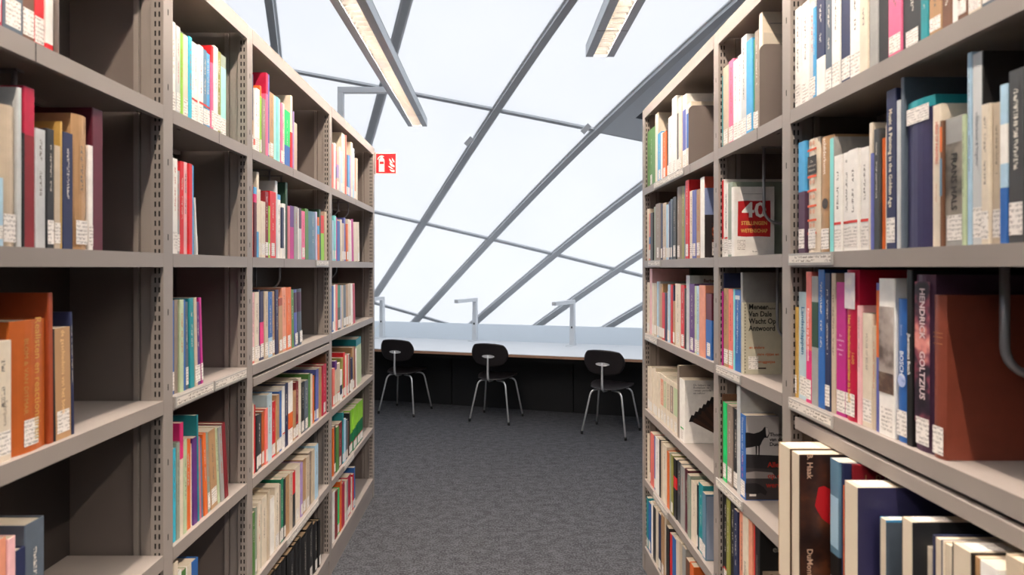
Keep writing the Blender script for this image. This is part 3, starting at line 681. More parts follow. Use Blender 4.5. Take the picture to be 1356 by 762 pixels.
def decorate(o, b):
    k = b['key']; T, D, Hh = b['T'], b['D'], b['Hh']; wd = D
    if k == 'orange_thick':
        spine_text(o, b, 'Realisten en reactionairen', T * .26, Hh * .55, T * .33, 'c9a050'); spine_text(o, b, 'BLOM & VAN DITMAR', T * .17, Hh * .58, T * .66, 'b08a48')
    elif k == 'orange_slim': spine_text(o, b, 'de geschiedenis van het boek', T * .3, Hh * .6, None, 'f0c890')
    elif k == 'cream_essay': spine_text(o, b, 'Schrijvers', T * .3, Hh * .4, T * .4, '7a6a58')
    elif k == 'forty':
        cover_poly(o, [(wd * .09, Hh * .29), (wd * .3, Hh * .283), (wd * .6, Hh * .288), (wd * .9, Hh * .28), (wd * .905, Hh * .55), (wd * .9, Hh * .80), (wd * .5, Hh * .795), (wd * .3, Hh * .80), (wd * .1, Hh * .79), (wd * .095, Hh * .5)], 'b3171d')
        cover_text(o, b, '40', Hh * .30, wd * .5, Hh * .655, 'f2efe8', 'CENTER', .0035, fit=wd * .6)
        cover_text(o, b, 'STELLINGEN', Hh * .075, wd * .5, Hh * .475, 'd9b35e', 'CENTER', .0014, fit=wd * .64)
        cover_text(o, b, 'OVER DE', Hh * .045, wd * .5, Hh * .42, '3a0a0c', 'CENTER', .0008)
        cover_text(o, b, 'WETENSCHAP', Hh * .075, wd * .5, Hh * .365, 'd9b35e', 'CENTER', .0014, fit=wd * .66)
        cover_poly(o, [(wd * .22, Hh * .895), (wd * .74, Hh * .895), (wd * .74, Hh * .9), (wd * .22, Hh * .9)], '77706a')
        sticker_cover(o, wd * .08, Hh * .09, .028, .035)
        cover_text(o, b, 'Boom', Hh * .03, wd * .52, Hh * .07, '333333', 'CENTER')
    elif k == 'meneer':
        for i in range(22):
            z = Hh * (.03 + .94 * i / 21); cover_poly(o, circ(.006, z, .0017, .0022, 8), '2b2b28', 'binding_hole')
        cover_text(o, b, 'Pieter Steinz', Hh * .045, wd * .62, Hh * .92, '4a463c', 'CENTER', .0004)
        cover_text(o, b, 'Meneer\nVan Dale\nWacht Op\nAntwoord', Hh * .105, wd * .14, Hh * .79, '1b1a17', 'LEFT', .0014, fit=wd * .72)
        cover_text(o, b, 'en andere', Hh * .05, wd * .15, Hh * .375, 'c65a22', 'LEFT', .0005, fit=wd * .4)
        cover_text(o, b, 'rare rijtjes en', Hh * .05, wd * .37, Hh * .28, 'c65a22', 'LEFT', .0005, fit=wd * .56)
        cover_text(o, b, 'bruggetjes', Hh * .05, wd * .37, Hh * .175, 'c65a22', 'LEFT', .0005, fit=wd * .46)
        sticker_cover(o, wd * .13, Hh * .07, .032, .042); cover_poly(o, [(wd * .38, Hh * .075), (wd * .6, Hh * .075), (wd * .6, Hh * .095), (wd * .38, Hh * .095)], '3a2a22')
    elif k == 'cow':
        cover_poly(o, [(0.002, 0.002), (wd, .002), (wd, Hh * .40), (.002, Hh * .40)], '3a3436', off=.0003)
        cover_poly(o, [(.002, Hh * .40), (wd, Hh * .40), (wd, Hh - .001), (.002, Hh - .001)], 'b9b5b4', off=.0003)
        cover_poly(o, [(.002, Hh * .26), (wd * .95, Hh * .26), (wd * .8, Hh * .33), (wd * .3, Hh * .345), (.002, Hh * .33)], '8d8684')
        cover_poly(o, [(.002, Hh * .385), (wd, Hh * .37), (wd, Hh * .53), (.002, Hh * .545)], '252326', off=.0004)
        cow = [(.002, .80), (.06, .805), (.25, .79), (.42, .81), (.50, .83), (.57, .87), (.66, .86), (.72, .79), (.67, .74), (.57, .74), (.50, .70), (.46, .66), (.43, .645), (.42, .53), (.39, .53), (.385, .64), (.35, .645), (.34, .53), (.31, .53), (.30, .64), (.20, .63), (.002, .62)]
        cover_poly(o, [(x * wd, z * Hh) for x, z in cow], '17161a', off=.0006)
        cover_poly(o, [(wd * x, Hh * z) for x, z in ((.60, .865), (.665, .855), (.70, .79), (.64, .75), (.615, .78))], 'c9c4c2', off=.0008)
        cow2 = [(.002, .20), (.3, .205), (.42, .19), (.55, .155), (.65, .10), (.6, .06), (.45, .09), (.3, .07), (.1, .085), (.002, .09)]
        cover_poly(o, [(x * wd, z * Hh) for x, z in cow2], '141317', off=.0006)
        cover_text(o, b, 'Thomas\nvan der\nDunk', Hh * .06, wd * .72, Hh * .72, '2a2830', 'LEFT', .0005)
        cover_text(o, b, 'Alles', Hh * .085, wd * .66, Hh * .42, 'b02a1e', 'LEFT', .0014); cover_text(o, b, 'op de', Hh * .085, wd * .66, Hh * .29, 'b02a1e', 'LEFT', .0014); cover_text(o, b, 'wereld', Hh * .085, wd * .62, Hh * .18, 'b02a1e', 'LEFT', .0014)
        spine_text(o, b, 'Thomas van der Dunk', T * .42, Hh * .7, None, 'e8e8f0'); spine_text(o, b, 'Alles op de', T * .42, Hh * .38, None, 'd65a9a')
        cover_poly(o, [(wd * .12, Hh * .05), (wd * .32, Hh * .05), (wd * .32, Hh * .075), (wd * .12, Hh * .075)], 'd8d2cc', off=.0008)
    elif k == 'brush':
        cover_text(o, b, 'De helpers van\nRomeinen: de\nroman: periode\nen cultuur', Hh * .045, wd * .27, Hh * .86, '4a4540', 'LEFT')
        for i in range(6):
            a = i / 5; x0, z0 = wd * (.16 + .60 * a), Hh * (.39 + .29 * a)
            cover_poly(o, [(x0, z0 - .03 * Hh), (x0 + wd * .12, z0 + .03 * Hh), (wd * 1.0, Hh * (.22 + .16 * a + .05)), (wd * 1.0, Hh * (.13 + .16 * a))], '2c1a12' if i % 2 else '3d2418', off=.0004 + .00005 * i)
            cover_poly(o, [(x0 - wd * .03, z0 - .05 * Hh), (x0 + wd * .05, z0 + .06 * Hh), (x0 + wd * .14, z0 + .05 * Hh), (x0 + wd * .10, z0 - .05 * Hh)], '14100f', off=.0008 + .00005 * i)
        spine_poly(o, b, T * .15, T * .75, Hh * .20, Hh * .225, '2fae54'); sticker(o, b)
    elif k == 'barbaren':
        cover_text(o, b, 'Barbaren', Hh * .06, wd * .3, Hh * .93, '6a3a38', 'LEFT', .0006); cover_text(o, b, 'H. J. van', Hh * .035, wd * .22, Hh * .85, '5b5450')
    elif k == 'photo_cover':
        cover_poly(o, [(.002, .001), (wd, .001), (wd, Hh * .53), (.002, Hh * .53)], '201719', off=.0003); cover_poly(o, [(.002, Hh * .53), (wd, Hh * .53), (wd, Hh * .86), (.002, Hh * .86)], '8290b8', off=.0003)
        m = splotch('photo_glow', ['1b1416', '251a1a', '8a3d20', 'd8a07a'], 60); mb = MB(); mb.quad([(wd * .2, -.0005, Hh * .14), (wd * .9, -.0005, Hh * .14), (wd * .9, -.0005, Hh * .42), (wd * .2, -.0005, Hh * .42)]); mb.build('cover_print', m, o)
        cover_poly(o, [(.002, Hh * .86), (wd * .45, Hh * .86), (wd * .35, Hh), (.002, Hh)], 'c9523c', off=.0003)
        sticker_cover(o, wd * .2, Hh * .03, .05, .05)
    elif k == 'blue_face':
        cover_poly(o, [(.004, .004), (wd, .004), (wd, Hh * .97), (.004, Hh * .97)], '8f9bb0', off=.0003); cover_poly(o, circ(wd * .72, Hh * .24, wd * .26, Hh * .2), '2d5f86', off=.0004)
        cover_text(o, b, 'DEN\nACHTER\nT\nDIEP', Hh * .075, wd * .45, Hh * .6, '39404c', 'LEFT', .0004); cover_text(o, b, 'AAFJE\nBEL', Hh * .05, wd * .5, Hh * .87, '39404c'); sticker(o, b)
    elif k == 'tas': cover_text(o, b, 'tas', Hh * .17, wd * .65, Hh * .72, 'd8d8d8', 'LEFT', 0, True); spine_text(o, b, 'tas', T * .6, Hh * .8)
    elif k == 'blue_box':
        spine_poly(o, b, T * .1, T * .9, Hh * .88, Hh * .93, 'd8dde2'); spine_text(o, b, 'de taal van vandaag', T * .35, Hh * .45, None, 'cfe0f0')
    elif k == 'biblio': spine_text(o, b, 'bibliografie', T * .42, Hh * .42, None, '6b655c')
    elif k == 'geschreven':
        cover_text(o, b, 'Geschreven\nen gedrukt', Hh * .085, wd * .24, Hh * .84, 'b8b2a8', 'LEFT', .0004)
        mb = MB(); mb.quad([(wd * .05, -.0005, Hh * .1), (wd, -.0005, Hh * .1), (wd, -.0005, Hh * .60), (wd * .05, -.0005, Hh * .60)]); mb.build('cover_print', splotch('parchment', ['8a7460', 'a8937c', 'b8a48c'], 30), o)
        cover_text(o, b, 'V', Hh * .17, wd * .2, Hh * .5, '5e2a20', 'LEFT', .001); spine_text(o, b, 'Geschreven en gedrukt', T * .45, Hh * .5, None, '9a9690')
    elif k == 'tall_cream':
        cover_poly(o, [(wd * .02, Hh * .62), (wd * .35, Hh * .7), (wd, Hh * .7), (wd, Hh * .78), (wd * .02, Hh * .82)], 'c9bfae'); cover_poly(o, [(wd * .12, Hh * .895), (wd, Hh * .90), (wd, Hh * .907), (wd * .12, Hh * .902)], '8d857c')
        cover_text(o, b, 'Buren', Hh * .055, wd * .55, Hh * .79, 'c8642a', 'LEFT', .0014)
    elif k == 'banded':
        for z in (.16, .275, .40, .535, .66, .895): spine_poly(o, b, T * .12, T * .88, Hh * z, Hh * (z + .02), 'd65a35', off=.0002)
        spine_poly(o, b, T * .12, T * .88, Hh * .69, Hh * .85, '33302d', off=.0003)
        for z, s_ in ((.80, 'De'), (.765, 'Literatuur'), (.725, 'Historie')): spine_text_h(o, b, s_, T * .17, Hh * z, 'cfc5b5', off=.0008)
        for z in (.21, .33, .46, .59, .73 + .2): 
            for q in (.35, .6):
                me = [(-.0004, T * q + T * .1 * math.cos(R(a)), Hh * (z + .03) + .006 * math.sin(R(a))) for a in range(360, 0, -30)]
                mb = MB(); mb.quad(me); mb.build('spine_print', flatm('ornament', 'd9a78c'), o)
    elif k == 'biograph':
        spine_text(o, b, 'schilderkunst', T * .3, Hh * .83, None, 'f0e8dc', .0002)
        mb = MB(); mb.quad([(-.0005, T * .5 + T * .24 * math.cos(R(a)), Hh * .42 + .013 * math.sin(R(a))) for a in range(360, 0, -20)]); mb.build('spine_print', flatm('oval', '3a332f'), o)
    elif k == 'music': spine_text(o, b, 'Music & Painting in the Golden Age', T * .47, Hh * .57, None, 'e6dcc4', .0003)
    elif k == 'big_navy': 
        sticker(o, b, z=Hh * .845, wmax=.06, h=.03); 
    elif k == 'hero': spine_text(o, b, 'HERO OF PAINTERS', T * .38, Hh * .73, None, 'c0543c', .0002); spine_text(o, b, 'Het verhaal', T * .3, Hh * .38, None, 'c08a70')
    elif k == 'frans':
        spine_poly(o, b, T * .03, T * .97, Hh * .24, Hh * .80, '', m=splotch('portrait_grey', ['4f4a44', '8d8478', 'b2a898'], 14)); spine_text(o, b, 'FRANS HALS', T * .42, Hh * .50, None, '23201e', .0004)
    elif k == 'vogelaar': spine_text(o, b, 'schilderkunst & Vogelaar', T * .42, Hh * .55, None, '5a6470')
    elif k == 'bauer': spine_text(o, b, 'MARIUS BAUER', T * .36, Hh * .58, None, '4a3416', .0002)
    elif k == 'landschap': spine_text(o, b, 'Landschappen', T * .48, Hh * .64, None, '2a6f9c', .0003)
    elif k == 'kinderen': spine_text(o, b, 'Kinderen op hun mooist', T * .5, Hh * .52, None, 'f4dfe0', .0003)
    elif k == 'magenta':
        for i, s_ in enumerate(('De', 'schilders', 'van', 'Amster-', 'dam')): spine_text_h(o, b, s_, T * .2, Hh * (.60 - .035 * i), 'ecd8e6')
    elif k == 'interieur':
        spine_text(o, b, 'Het Nederlandse interieur in beeld', T * .3, Hh * .41, T * .55, 'd8b04a', .0003); spine_text(o, b, '1600', T * .3, Hh * .42, T * .25, 'd8b04a')
        mb = MB(); mb.quad([(-.0006, T * .95, Hh * .74), (-.0006, T * .1, Hh * .74), (-.0006, T * .1, Hh * .98), (-.0006, T * .95, Hh * .98)]); mb.build('paper_label', splotch('paper_label', ['b7b2c4', 'cfc4c8', 'ded6cf'], 25), o)
    elif k == 'cream_spine': spine_text(o, b, 'HOUSE OF BELIEF', T * .3, Hh * .66, None, '8a8378')
    elif k == 'photo_town':
        spine_poly(o, b, T * .06, T * .98, Hh * .27, Hh * .82, '', m=splotch('town_photo', ['5a4d48', 'a79a92', 'c7c0bb', 'cfcac8'], 9, 4)); spine_poly(o, b, T * .06, T * .98, Hh * .27, Hh * .40, '', off=.0009, m=splotch('town_houses', ['3a2f2b', '5a443a', '7a6658'], 40))
    elif k == 'bosch_small':
        spine_text(o, b, 'BOSCH', T * .44, Hh * .55, None, 'e4e6ec', .0004); spine_text(o, b, 'Jeroen', T * .24, Hh * .78, None, 'b9c2d8')
        mb = MB(); mb.quad([(-.0007, T * .5 + T * .34 * math.cos(R(a)), Hh * .43 + T * .4 * math.sin(R(a))) for a in range(360, 0, -20)]); mb.build('spine_print', splotch('globe', ['6b86c0', 'aab8e0', 'd8def0'], 60), o)
    elif k == 'jbosch': spine_text(o, b, 'Jheronimus Bosch', T * .68, Hh * .52, None, 'eceae6', .0009)
    elif k == 'goltzius':
        spine_poly(o, b, T * .12, T * .9, Hh * .16, Hh * .96, '', off=.0004, m=splotch('painting', ['15101a', '2a1a2a', '7c3a4a', 'd98a80', 'e8b0a4'], 17, 3))
        spine_text(o, b, 'HENDRICK', T * .38, Hh * .78, None, 'd9c4c4', .0005); spine_text(o, b, 'GOLTZIUS', T * .38, Hh * .43, None, 'd9c4c4', .0005)
    elif k == 'leather':
        for z in (.70, .74, .765): spine_poly(o, b, T * .12, T * .88, Hh * z, Hh * (z + .004), 'a8744a', off=.0003)
        cover_text(o, b, 'Y', .022, wd * .78, Hh * .56, '8a5a34', 'LEFT', .0006)
    elif k == 'dumont':
        # fore-edge faces the aisle: the cover towards the desks' far side is local y=T
        def cp(pts, hx, off, m=None):
            mb = MB(); mb.quad([(wd - x, T + off, z) for x, z in pts]); mb.build('cover_print', m or flatm(hx, hx), o)
        cp([(.002, .002), (wd, .002), (wd, Hh - .002), (.002, Hh - .002)], '', .0003, splotch('old_painting', ['1c0f0b', '2a1710', '3f2216', '63361f'], 14))
        cp([(x, Hh * z) for x, z in ((.034, .64), (.042, .77), (.055, .78), (.09, .72), (.11, .60), (.09, .50), (.066, .51), (.05, .55), (.040, .60))], 'b5141c', .0006)
        for s_, zc in (('B. Haak', .92), ('DuMont', .24)):
            me = text_mesh(s_, .018, 'CENTER', .0003); me.materials.append(flatm('c9a58c', 'c9a58c')); t = put('cover_lettering', me, o)
            M = Matrix((Vector((0, 0, -1)), Vector((-1, 0, 0)), Vector((0, 1, 0)))).transposed().to_4x4(); M.translation = Vector((wd - .022, T + .0009, Hh * zc)); t.matrix_local = M
    elif k == 'vrouw': cover_text(o, b, 'VROUW', .026, wd * .28, Hh * .87, '55504c', 'LEFT', .0004)
    elif k == 'iba': cover_text(o, b, 'I  BASSANO', .028, wd * .12, Hh * .9, 'b08a5a')

def sticker(o, b, z=None, wmax=.034, h=None):
    T = b['T']; w = min(T * .86, wmax); h = h or min(.05, .2 * b['Hh']); z = .007 + random.random() * .006 if z is None else z
    y0 = (T - w) / 2; y1 = y0 + w; mb = MB(); x = -.0005
    mb.quad([(x, y1, z), (x, y0, z), (x, y0, z + h), (x, y1, z + h)], [(0, 0), (w / .01, 0), (w / .01, 1), (0, 1)])
    return mb.build('call_number_label', STICK, o)
def sticker_cover(o, x, z, w, h):
    mb = MB(); y = -.0009
    mb.quad([(x, y, z), (x + w, y, z), (x + w, y, z + h), (x, y, z + h)], [(0, 0), (w / .01, 0), (w / .01, 1), (0, 1)]); mb.build('call_number_label', STICK, o)

small = MB(); small_m = []; small_i = {}
def smi(m):
    if m.name not in small_i: small_i[m.name] = len(small_m); small_m.append(m)
    return small_i[m.name]
nb = 0
for bi, b in enumerate(BOOKS):
    M = matrix_of(b)
    if b['area'] < 2: continue
    if nb >= LIMIT and not b['key']:
        t_ = MB(); names = [b['col']] + [c for c, _, _ in b['bands']]; mi = {c: smi(bmat(c)) for c in names}
        t = add_cover(t_, b, mi); add_pages(t_, b, t, smi(PAPERD if b['old'] else PAPER))
        if b['lab']:
            w = b['T'] * .8; t_.quad([(-.0006, (b['T'] + w) / 2, .01), (-.0006, (b['T'] - w) / 2, .01), (-.0006, (b['T'] - w) / 2, .055), (-.0006, (b['T'] + w) / 2, .055)], None, smi(CARD))
            if b['red']: t_.quad([(-.0006, (b['T'] + w) / 2, .056), (-.0006, (b['T'] - w) / 2, .056), (-.0006, (b['T'] - w) / 2, .061), (-.0006, (b['T'] + w) / 2, .061)], None, smi(SIGNR))
        o_ = len(small.v); small.v += [tuple(M @ Vector(v)) for v in t_.v]; small.f += [tuple(o_ + q for q in f) for f in t_.f]; small.m += t_.m
        continue
    nb += 1
    root = thing('book', label_of(b), 'book', group=GRP); root.matrix_world = M
    names = [b['col']] + [c for c, _, _ in b['bands']]; names = list(dict.fromkeys(names)); mi = {c: i for i, c in enumerate(names)}
    mb = MB(); t = add_cover(mb, b, mi); mb.build('cover', [bmat(c) for c in names], root)
    mb = MB(); add_pages(mb, b, t); mb.build('pages', PAPERD if b['old'] else PAPER, root)
    wpx = b['area'] / max(1, (b['Hh'] * F / max(.3, abs(b['ys']))))
    if b['lab'] and b['T'] > .006: sticker(root, b)
    if b['red']:
        T = b['T']; spine_poly(root, b, T * .04, T * .96, .062, .068, 'd23a2e', off=.0004, name='series_stripe')
    if b['title'] and not b['fore'] and b['T'] > .008 and wpx > 3.2 and random.random() < .85:
        T, Hh = b['T'], b['Hh']; z0 = Hh * random.uniform(.34, .5); z1 = Hh * random.uniform(.82, .93); w = min(T * random.uniform(.32, .48), .013); y0 = (T - w) / 2; x = -.0004
        L = (z1 - z0) / w; mb = MB()
        mb.quad([(x, y0 + w, z0), (x, y0, z0), (x, y0, z1), (x, y0 + w, z1)], [(L, 0), (L, 1), (0, 1), (0, 0)])
        zm = (z0 + z1) / 2 / Hh; base = b['col']
        band = [c for c, a, d in b['bands'] if a * Hh < z1 and d * Hh > z0]
        if not band:
            l = lum(base); ink = 'light' if l < .55 else ('red' if random.random() < .25 else 'dark')
            o = mb.build('spine_title', TXT[ink], root); o.color = (*hexc(PAL[base]), 1)
    for c_, z0, z1 in b.get('sp', []): spine_poly(root, b, b['T'] * .06, b['T'] * .94, z0 * b['Hh'], z1 * b['Hh'], PAL[c_], off=.0003)
    if b.get('tops'):
        T = b['T']; xa, xb = (b['D'] - .075, b['D'] - .012) if b['fore'] else (.012, .075); zz = b['Hh'] + .0004
        MB().quad([(xa, T * .12, zz), (xb, T * .12, zz), (xb, T * .88, zz), (xa, T * .88, zz)], [(0, 0), (4, 0), (4, 1), (0, 1)]).build('call_number_label', STICK, root)
    if b['key']: decorate(root, b)
if small.v:
    so = small.build('small_books', small_m); tag(so, 'remaining small books on both racks, mostly in the desk-end bays', 'books', kind='stuff')
NBOOKS = (nb, len(BOOKS))
print('BOOKS individual', NBOOKS)

# ------------------------------------------------------------------ bookends
def plate_bookend(side, y, z, hgt, dep, label):
    s = side; root = thing('plate_bookend', label, 'bookend', ((XR + .004) * s if s > 0 else -(XL + .004), y, z), 0, 'steel bookends')
    r = .022; pts = [(0, 0), (0, hgt - r)] + [(r - r * math.cos(R(a)), hgt - r + r * math.sin(R(a))) for a in range(10, 91, 16)] + [(dep, hgt), (dep, 0)]
    mb = MB(); n = len(pts)
    for yy in (-.0008, .0008): mb.v += [(s * px, yy, pz) for px, pz in pts]
    mb.f = [tuple(range(n)), tuple(range(2 * n - 1, n - 1, -1))] + [(i, (i + 1) % n, n + (i + 1) % n, n + i) for i in range(n)]; mb.m = [0] * len(mb.f)
    mb.build('upright_plate', PANEL, root)
    mb = MB(); a, b = sorted((0, dep * s)); mb.box(a, b, *((-.09, -.001) if s > 0 else (.001, .09)), .0006, .0016); mb.build('foot', PANEL, root)
plate_bookend(1, RAWS['R', 3, 1] - .003, SHZ[0], .245, .21, 'rounded taupe plate bookend on the top shelf of the desk-end bay')
plate_bookend(1, RAWS['R', 2, 1] - .003, SHZ[0], .25, .21, 'rounded taupe plate bookend beside the very tall cream book')
plate_bookend(-1, RAWS['L', 1, 1] + .003, SHZ[0], .25, .2, 'tall grey plate bookend beside a white book with red foot')
def wire_support(side, y, shelf, drop, label, xin=.07, r=.0045, back=.13):
    """U-shaped bar hanging from the shelf above into the compartment"""
    s = side; fx = (XR if s > 0 else -XL); zt = SHZ[shelf - 2] - .018
    root = thing('hanging_book_support', label, 'bookend', (fx + s * xin, y, zt), 0, 'hanging wire book supports')
    pts = [(0, 0, 0), (0, 0, -drop + .05)] + [(s * (.05 - .05 * math.cos(R(a))), 0, -drop + .05 - .05 * math.sin(R(a))) for a in range(15, 91, 15)] + [(s * back, 0, -drop)]
    pts += [(s * back, 0, -drop * .5), (s * back, 0, 0)]
    MB().tube(pts, r, 8).build('wire_loop', WIRE, root, True)
    mb = MB(); a, b = sorted((-.012 * s, s * (back + .012))); mb.box(a, b, -.01, .01, -.004, -.0002); mb.build('slide', WIRE, root)
WS = [(1, 1.03, 3, .205, 'grey U-shaped wire support in front of the reddish brown cloth volume', .095, .0075, .14),
      (1, RAWS['R', 2, 2] - .012, 2, .255, 'grey U-shaped wire support against the white book with large 40', .105, .005, .12),
      (1, RAWS['R', 2, 3] - .012, 3, .25, 'grey wire support against the pale booklet with dotted binding holes', .115, .0045, .1),
      (1, RAWS['R', 3, 4] - .01, 4, .25, 'thin wire support beside the white book with pictured brush', .16, .004, .06),
      (-1, 1.21, 2, .07, 'wire support above the tan volume, broad bay of fire-sign rack', .12, .005, .1),
      (-1, 1.13, 3, .07, 'wire support above the rust hardback, broad bay of fire-sign rack', .13, .005, .1),
      (-1, 2.44, 2, .12, 'wire support above a light grey book, middle bay of fire-sign rack', .07, .004, .1),
      (-1, 2.60, 2, .16, 'wire support above a magenta book, middle bay of fire-sign rack', .08, .004, .1),
      (-1, 2.30, 3, .12, 'wire support above a blue book, middle bay of fire-sign rack', .09, .004, .1),
      (-1, 2.50, 3, .11, 'wire support above an orange book, middle bay of fire-sign rack', .05, .004, .1),
      (-1, 3.30, 2, .10, 'wire support above a blue book, second shelf, desk-end bay', .07, .004, .1),
      (-1, 3.50, 2, .10, 'wire support above an orange book, second shelf, desk-end bay', .07, .004, .1),
      (-1, 3.66, 2, .10, 'wire support above the leaning cream books, second shelf, desk-end bay', .05, .004, .1),
      (-1, 3.42, 3, .08, 'wire support above a slate book, third shelf, desk-end bay', .06, .004, .1)]
for a in WS: wire_support(*a)

# ------------------------------------------------------------------ fire extinguisher sign on the rack end
sg = thing('fire_extinguisher_sign', 'red square sign with white fire extinguisher and flames on rack end', 'sign', (-.858, PL[4] + .045, 2.265))
MB().box(.003, .152, -.0015, .0015, 0, .150).build('sign_plate', SIGNW, sg)
MB().box(.008, .147, -.0022, -.0016, .006, .144).build('red_field', SIGNR, sg)
MB().box(-.004, .004, -.012, .0015, 0, .150).build('bracket', TAUPE, sg)
def sp(pts, name, m=SIGNW, off=.0026):
    q = MB(); q.quad([(.008 + x * .139, -off, .006 + (1 - y) * .138) for x, y in pts]); return q.build(name, m, sg)
ex = sp([(.14, .93), (.43, .93), (.43, .32), (.40, .26), (.35, .22), (.22, .22), (.17, .26), (.14, .32)], 'extinguisher_pictogram')
sp([(.22, .22), (.35, .22), (.35, .17), (.42, .15), (.36, .10), (.28, .08), (.18, .12), (.09, .22), (.07, .31), (.11, .31), (.15, .22), (.22, .17)], 'hose_pictogram')
sp([(.19, .53), (.39, .53), (.39, .41), (.19, .41)], 'gauge_pictogram', SIGNR, .0029)
for pts in ([(.66, .24), (.76, .33), (.86, .50), (.74, .46), (.68, .36)], [(.80, .19), (.93, .38), (.93, .46), (.83, .36)], [(.68, .45), (.80, .52), (.94, .62), (.94, .70), (.80, .66), (.71, .58)],
            [(.60, .62), (.76, .68), (.90, .80), (.78, .78), (.67, .70)], [(.68, .79), (.80, .84), (.94, .84), (.94, .94), (.80, .93), (.72, .87)]):
    sp(pts, 'flame_pictogram')

# ------------------------------------------------------------------ luminaires over the aisle
TUBE = emis('fluorescent_tube', (1.0, .855, .72), LAMP_EMIT)
def luminaire(xc, y0, y1, label, arm):
    z = 2.75; hw = .077; root = thing('louvre_luminaire', label, 'ceiling light', (xc, y1, z), 0, 'linear louvre luminaires')
    L = y1 - y0
    for s in (-1, 1):
        mb = MB(); a, b = sorted((s * .037, s * hw)); mb.box(a, b, -L, 0, 0, .004); mb.build('bottom_rail', HOUSE, root)
        mb = MB(); a, b = sorted((s * (hw - .003), s * hw)); mb.box(a, b, -L, 0, .004, .062); mb.build('side_cheek', HOUSE2, root)
        mb = MB(); mb.quad([(s * .037, -L, .004), (s * .037, 0, .004), (s * .045, 0, .055), (s * .045, -L, .055)]); mb.build('reflector', LOUV, root)
    MB().box(-hw, hw, -L, 0, .058, .064).build('top_plate', HOUSE2, root)
    MB().box(-hw, hw, -.004, 0, 0, .062).build('end_cap', HOUSE, root)
    MB().box(-hw - .0005, hw + .0005, -.36, -.357, -.0006, .0).build('joint_line', BLACK, root)
    y = -.01
    mb = MB()
    for k in range(int((L - .02) / 1.16)):
        ya = -.02 - k * 1.16
        MB().tube([(0, ya - 1.13, .040), (0, ya, .040)], .0085, 10).build('tube', TUBE, root, True)
    bl = MB(); bl.v = [(-.037, -.0006, .001), (.037, -.0006, .001), (.041, -.009, .024), (-.041, -.009, .024), (-.037, .0006, .001), (.037, .0006, .001), (.041, .009, .024), (-.041, .009, .024)]
    bl.f = [(0, 1, 2, 3), (5, 4, 7, 6), (0, 4, 5, 1), (3, 2, 6, 7)]; bl.m = [0] * 4; bme = bl.mesh('louvre_blade', LOUV)
    n = int((L - .03) / .06)
    for i in range(n): put('louvre_blade', bme, root, (0, -.03 - i * .06, 0))
    if arm:
        ax = arm[0] - xc; ay = arm[1] - y1
        mb = MB(); a, b = sorted((ax, hw * (1 if ax > 0 else -1) * .6)); mb.box(a - .02, b, ay - .02, ay + .02, .066, .106); mb.box(ax - .02, ax + .02, ay - .02, ay + .02, ZT - z - .0115, .066); mb.build('support_arm', VENTG, root, bevel=.002)
    return root
luminaire(-.638, -2.2, 4.85, 'long grey louvre luminaire on an arm from the fire-sign rack', (-1.08, PL[4] - .03))
luminaire(.565, -2.2, 3.25, 'long grey louvre luminaire above the rack opposite the fire sign', (1.02, PR[2]))

# ------------------------------------------------------------------ desk along the shell
ZD = .69
ang_d = math.atan2(NU[1], NU[0])
desk = thing('reading_desk', 'long white reading desk with wooden edge along the curved shell', 'desk', uw(0, 6.11), ang_d)
DL0, DL1 = -5.2, 4.6
MB().box(DL0, DL1, .0, 1.06, ZD - .006, ZD).build('desktop', WHITE, desk)
MB().box(DL0, DL1, .001, 1.06, ZD - .032, ZD - .006).build('edge_board', BIRCH, desk)
MB().box(DL0, DL1, 1.06, 1.085, ZD - .1, ZD + .205).build('back_screen', SCREEN, desk, bevel=.002)
x = DL0
while x < DL1 - .1:
    MB().box(x + .006, min(x + 1.42, DL1) - .006, .46, .48, .0, ZD - .032).build('modesty_panel', DARKP, desk); x += 1.42
MB().box(DL0, DL1, .484, .50, .0, ZD - .032).build('service_duct', BLACK, desk)
MB().box(DL0, DL1, .10, .14, ZD - .09, ZD - .032).build('cross_beam', DARKP, desk)

def desk_lamp(base, tip, label, cable=False):
    bx, by = base; dx, dy = tip[0] - bx, tip[1] - by; rz = math.atan2(dy, dx); Lr = math.hypot(dx, dy)
    root = thing('desk_lamp', label, 'desk lamp', (bx, by, ZD), rz, 'slim desk lamps on the reading desk')
    MB().box(-.03, .13, -.035, .035, 0, .007).build('base_plate', ALU, root, bevel=.001)
    mb = MB(); w0, w1 = .029, .024
    mb.v = [(-w0, -w0, .007), (w0, -w0, .007), (w0, w0, .007), (-w0, w0, .007), (-w1, -w1, .53), (w1, -w1, .53), (w1, w1, .53), (-w1, w1, .53)]
    mb.f = [(0, 3, 2, 1), (4, 5, 6, 7), (0, 1, 5, 4), (1, 2, 6, 5), (2, 3, 7, 6), (3, 0, 4, 7)]; mb.m = [0] * 6
    mb.build('post', ALU, root, bevel=.002)
    MB().box(-.024, Lr, -.026, .026, .490, .532).build('arm', ALU, root, bevel=.002)
    MB().box(.1, Lr - .02, -.014, .014, .4885, .4900).build('light_strip', CARD, root)
    MB().box(.0265, .0295, -.008, .008, .2, .222).build('switch', BLACK, root)
    if cable:
        MB().tube([(-.03, 0, .03), (-.05, -.03, .12), (-.04, -.08, .15), (-.02, -.12, .10), (0, -.13, .01)], .004, 6).build('cable', SIGNW, root, True)
desk_lamp((-.265, 7.50), (-.475, 7.08), 'slim aluminium desk lamp behind the middle black chair')
desk_lamp((.90, 7.02), (.64, 6.6), 'slim aluminium desk lamp behind the chair opposite the fire sign')
desk_lamp((-1.49, 7.80), (-1.70, 7.36), 'slim aluminium desk lamp with white cable beside the fire-sign rack', True)

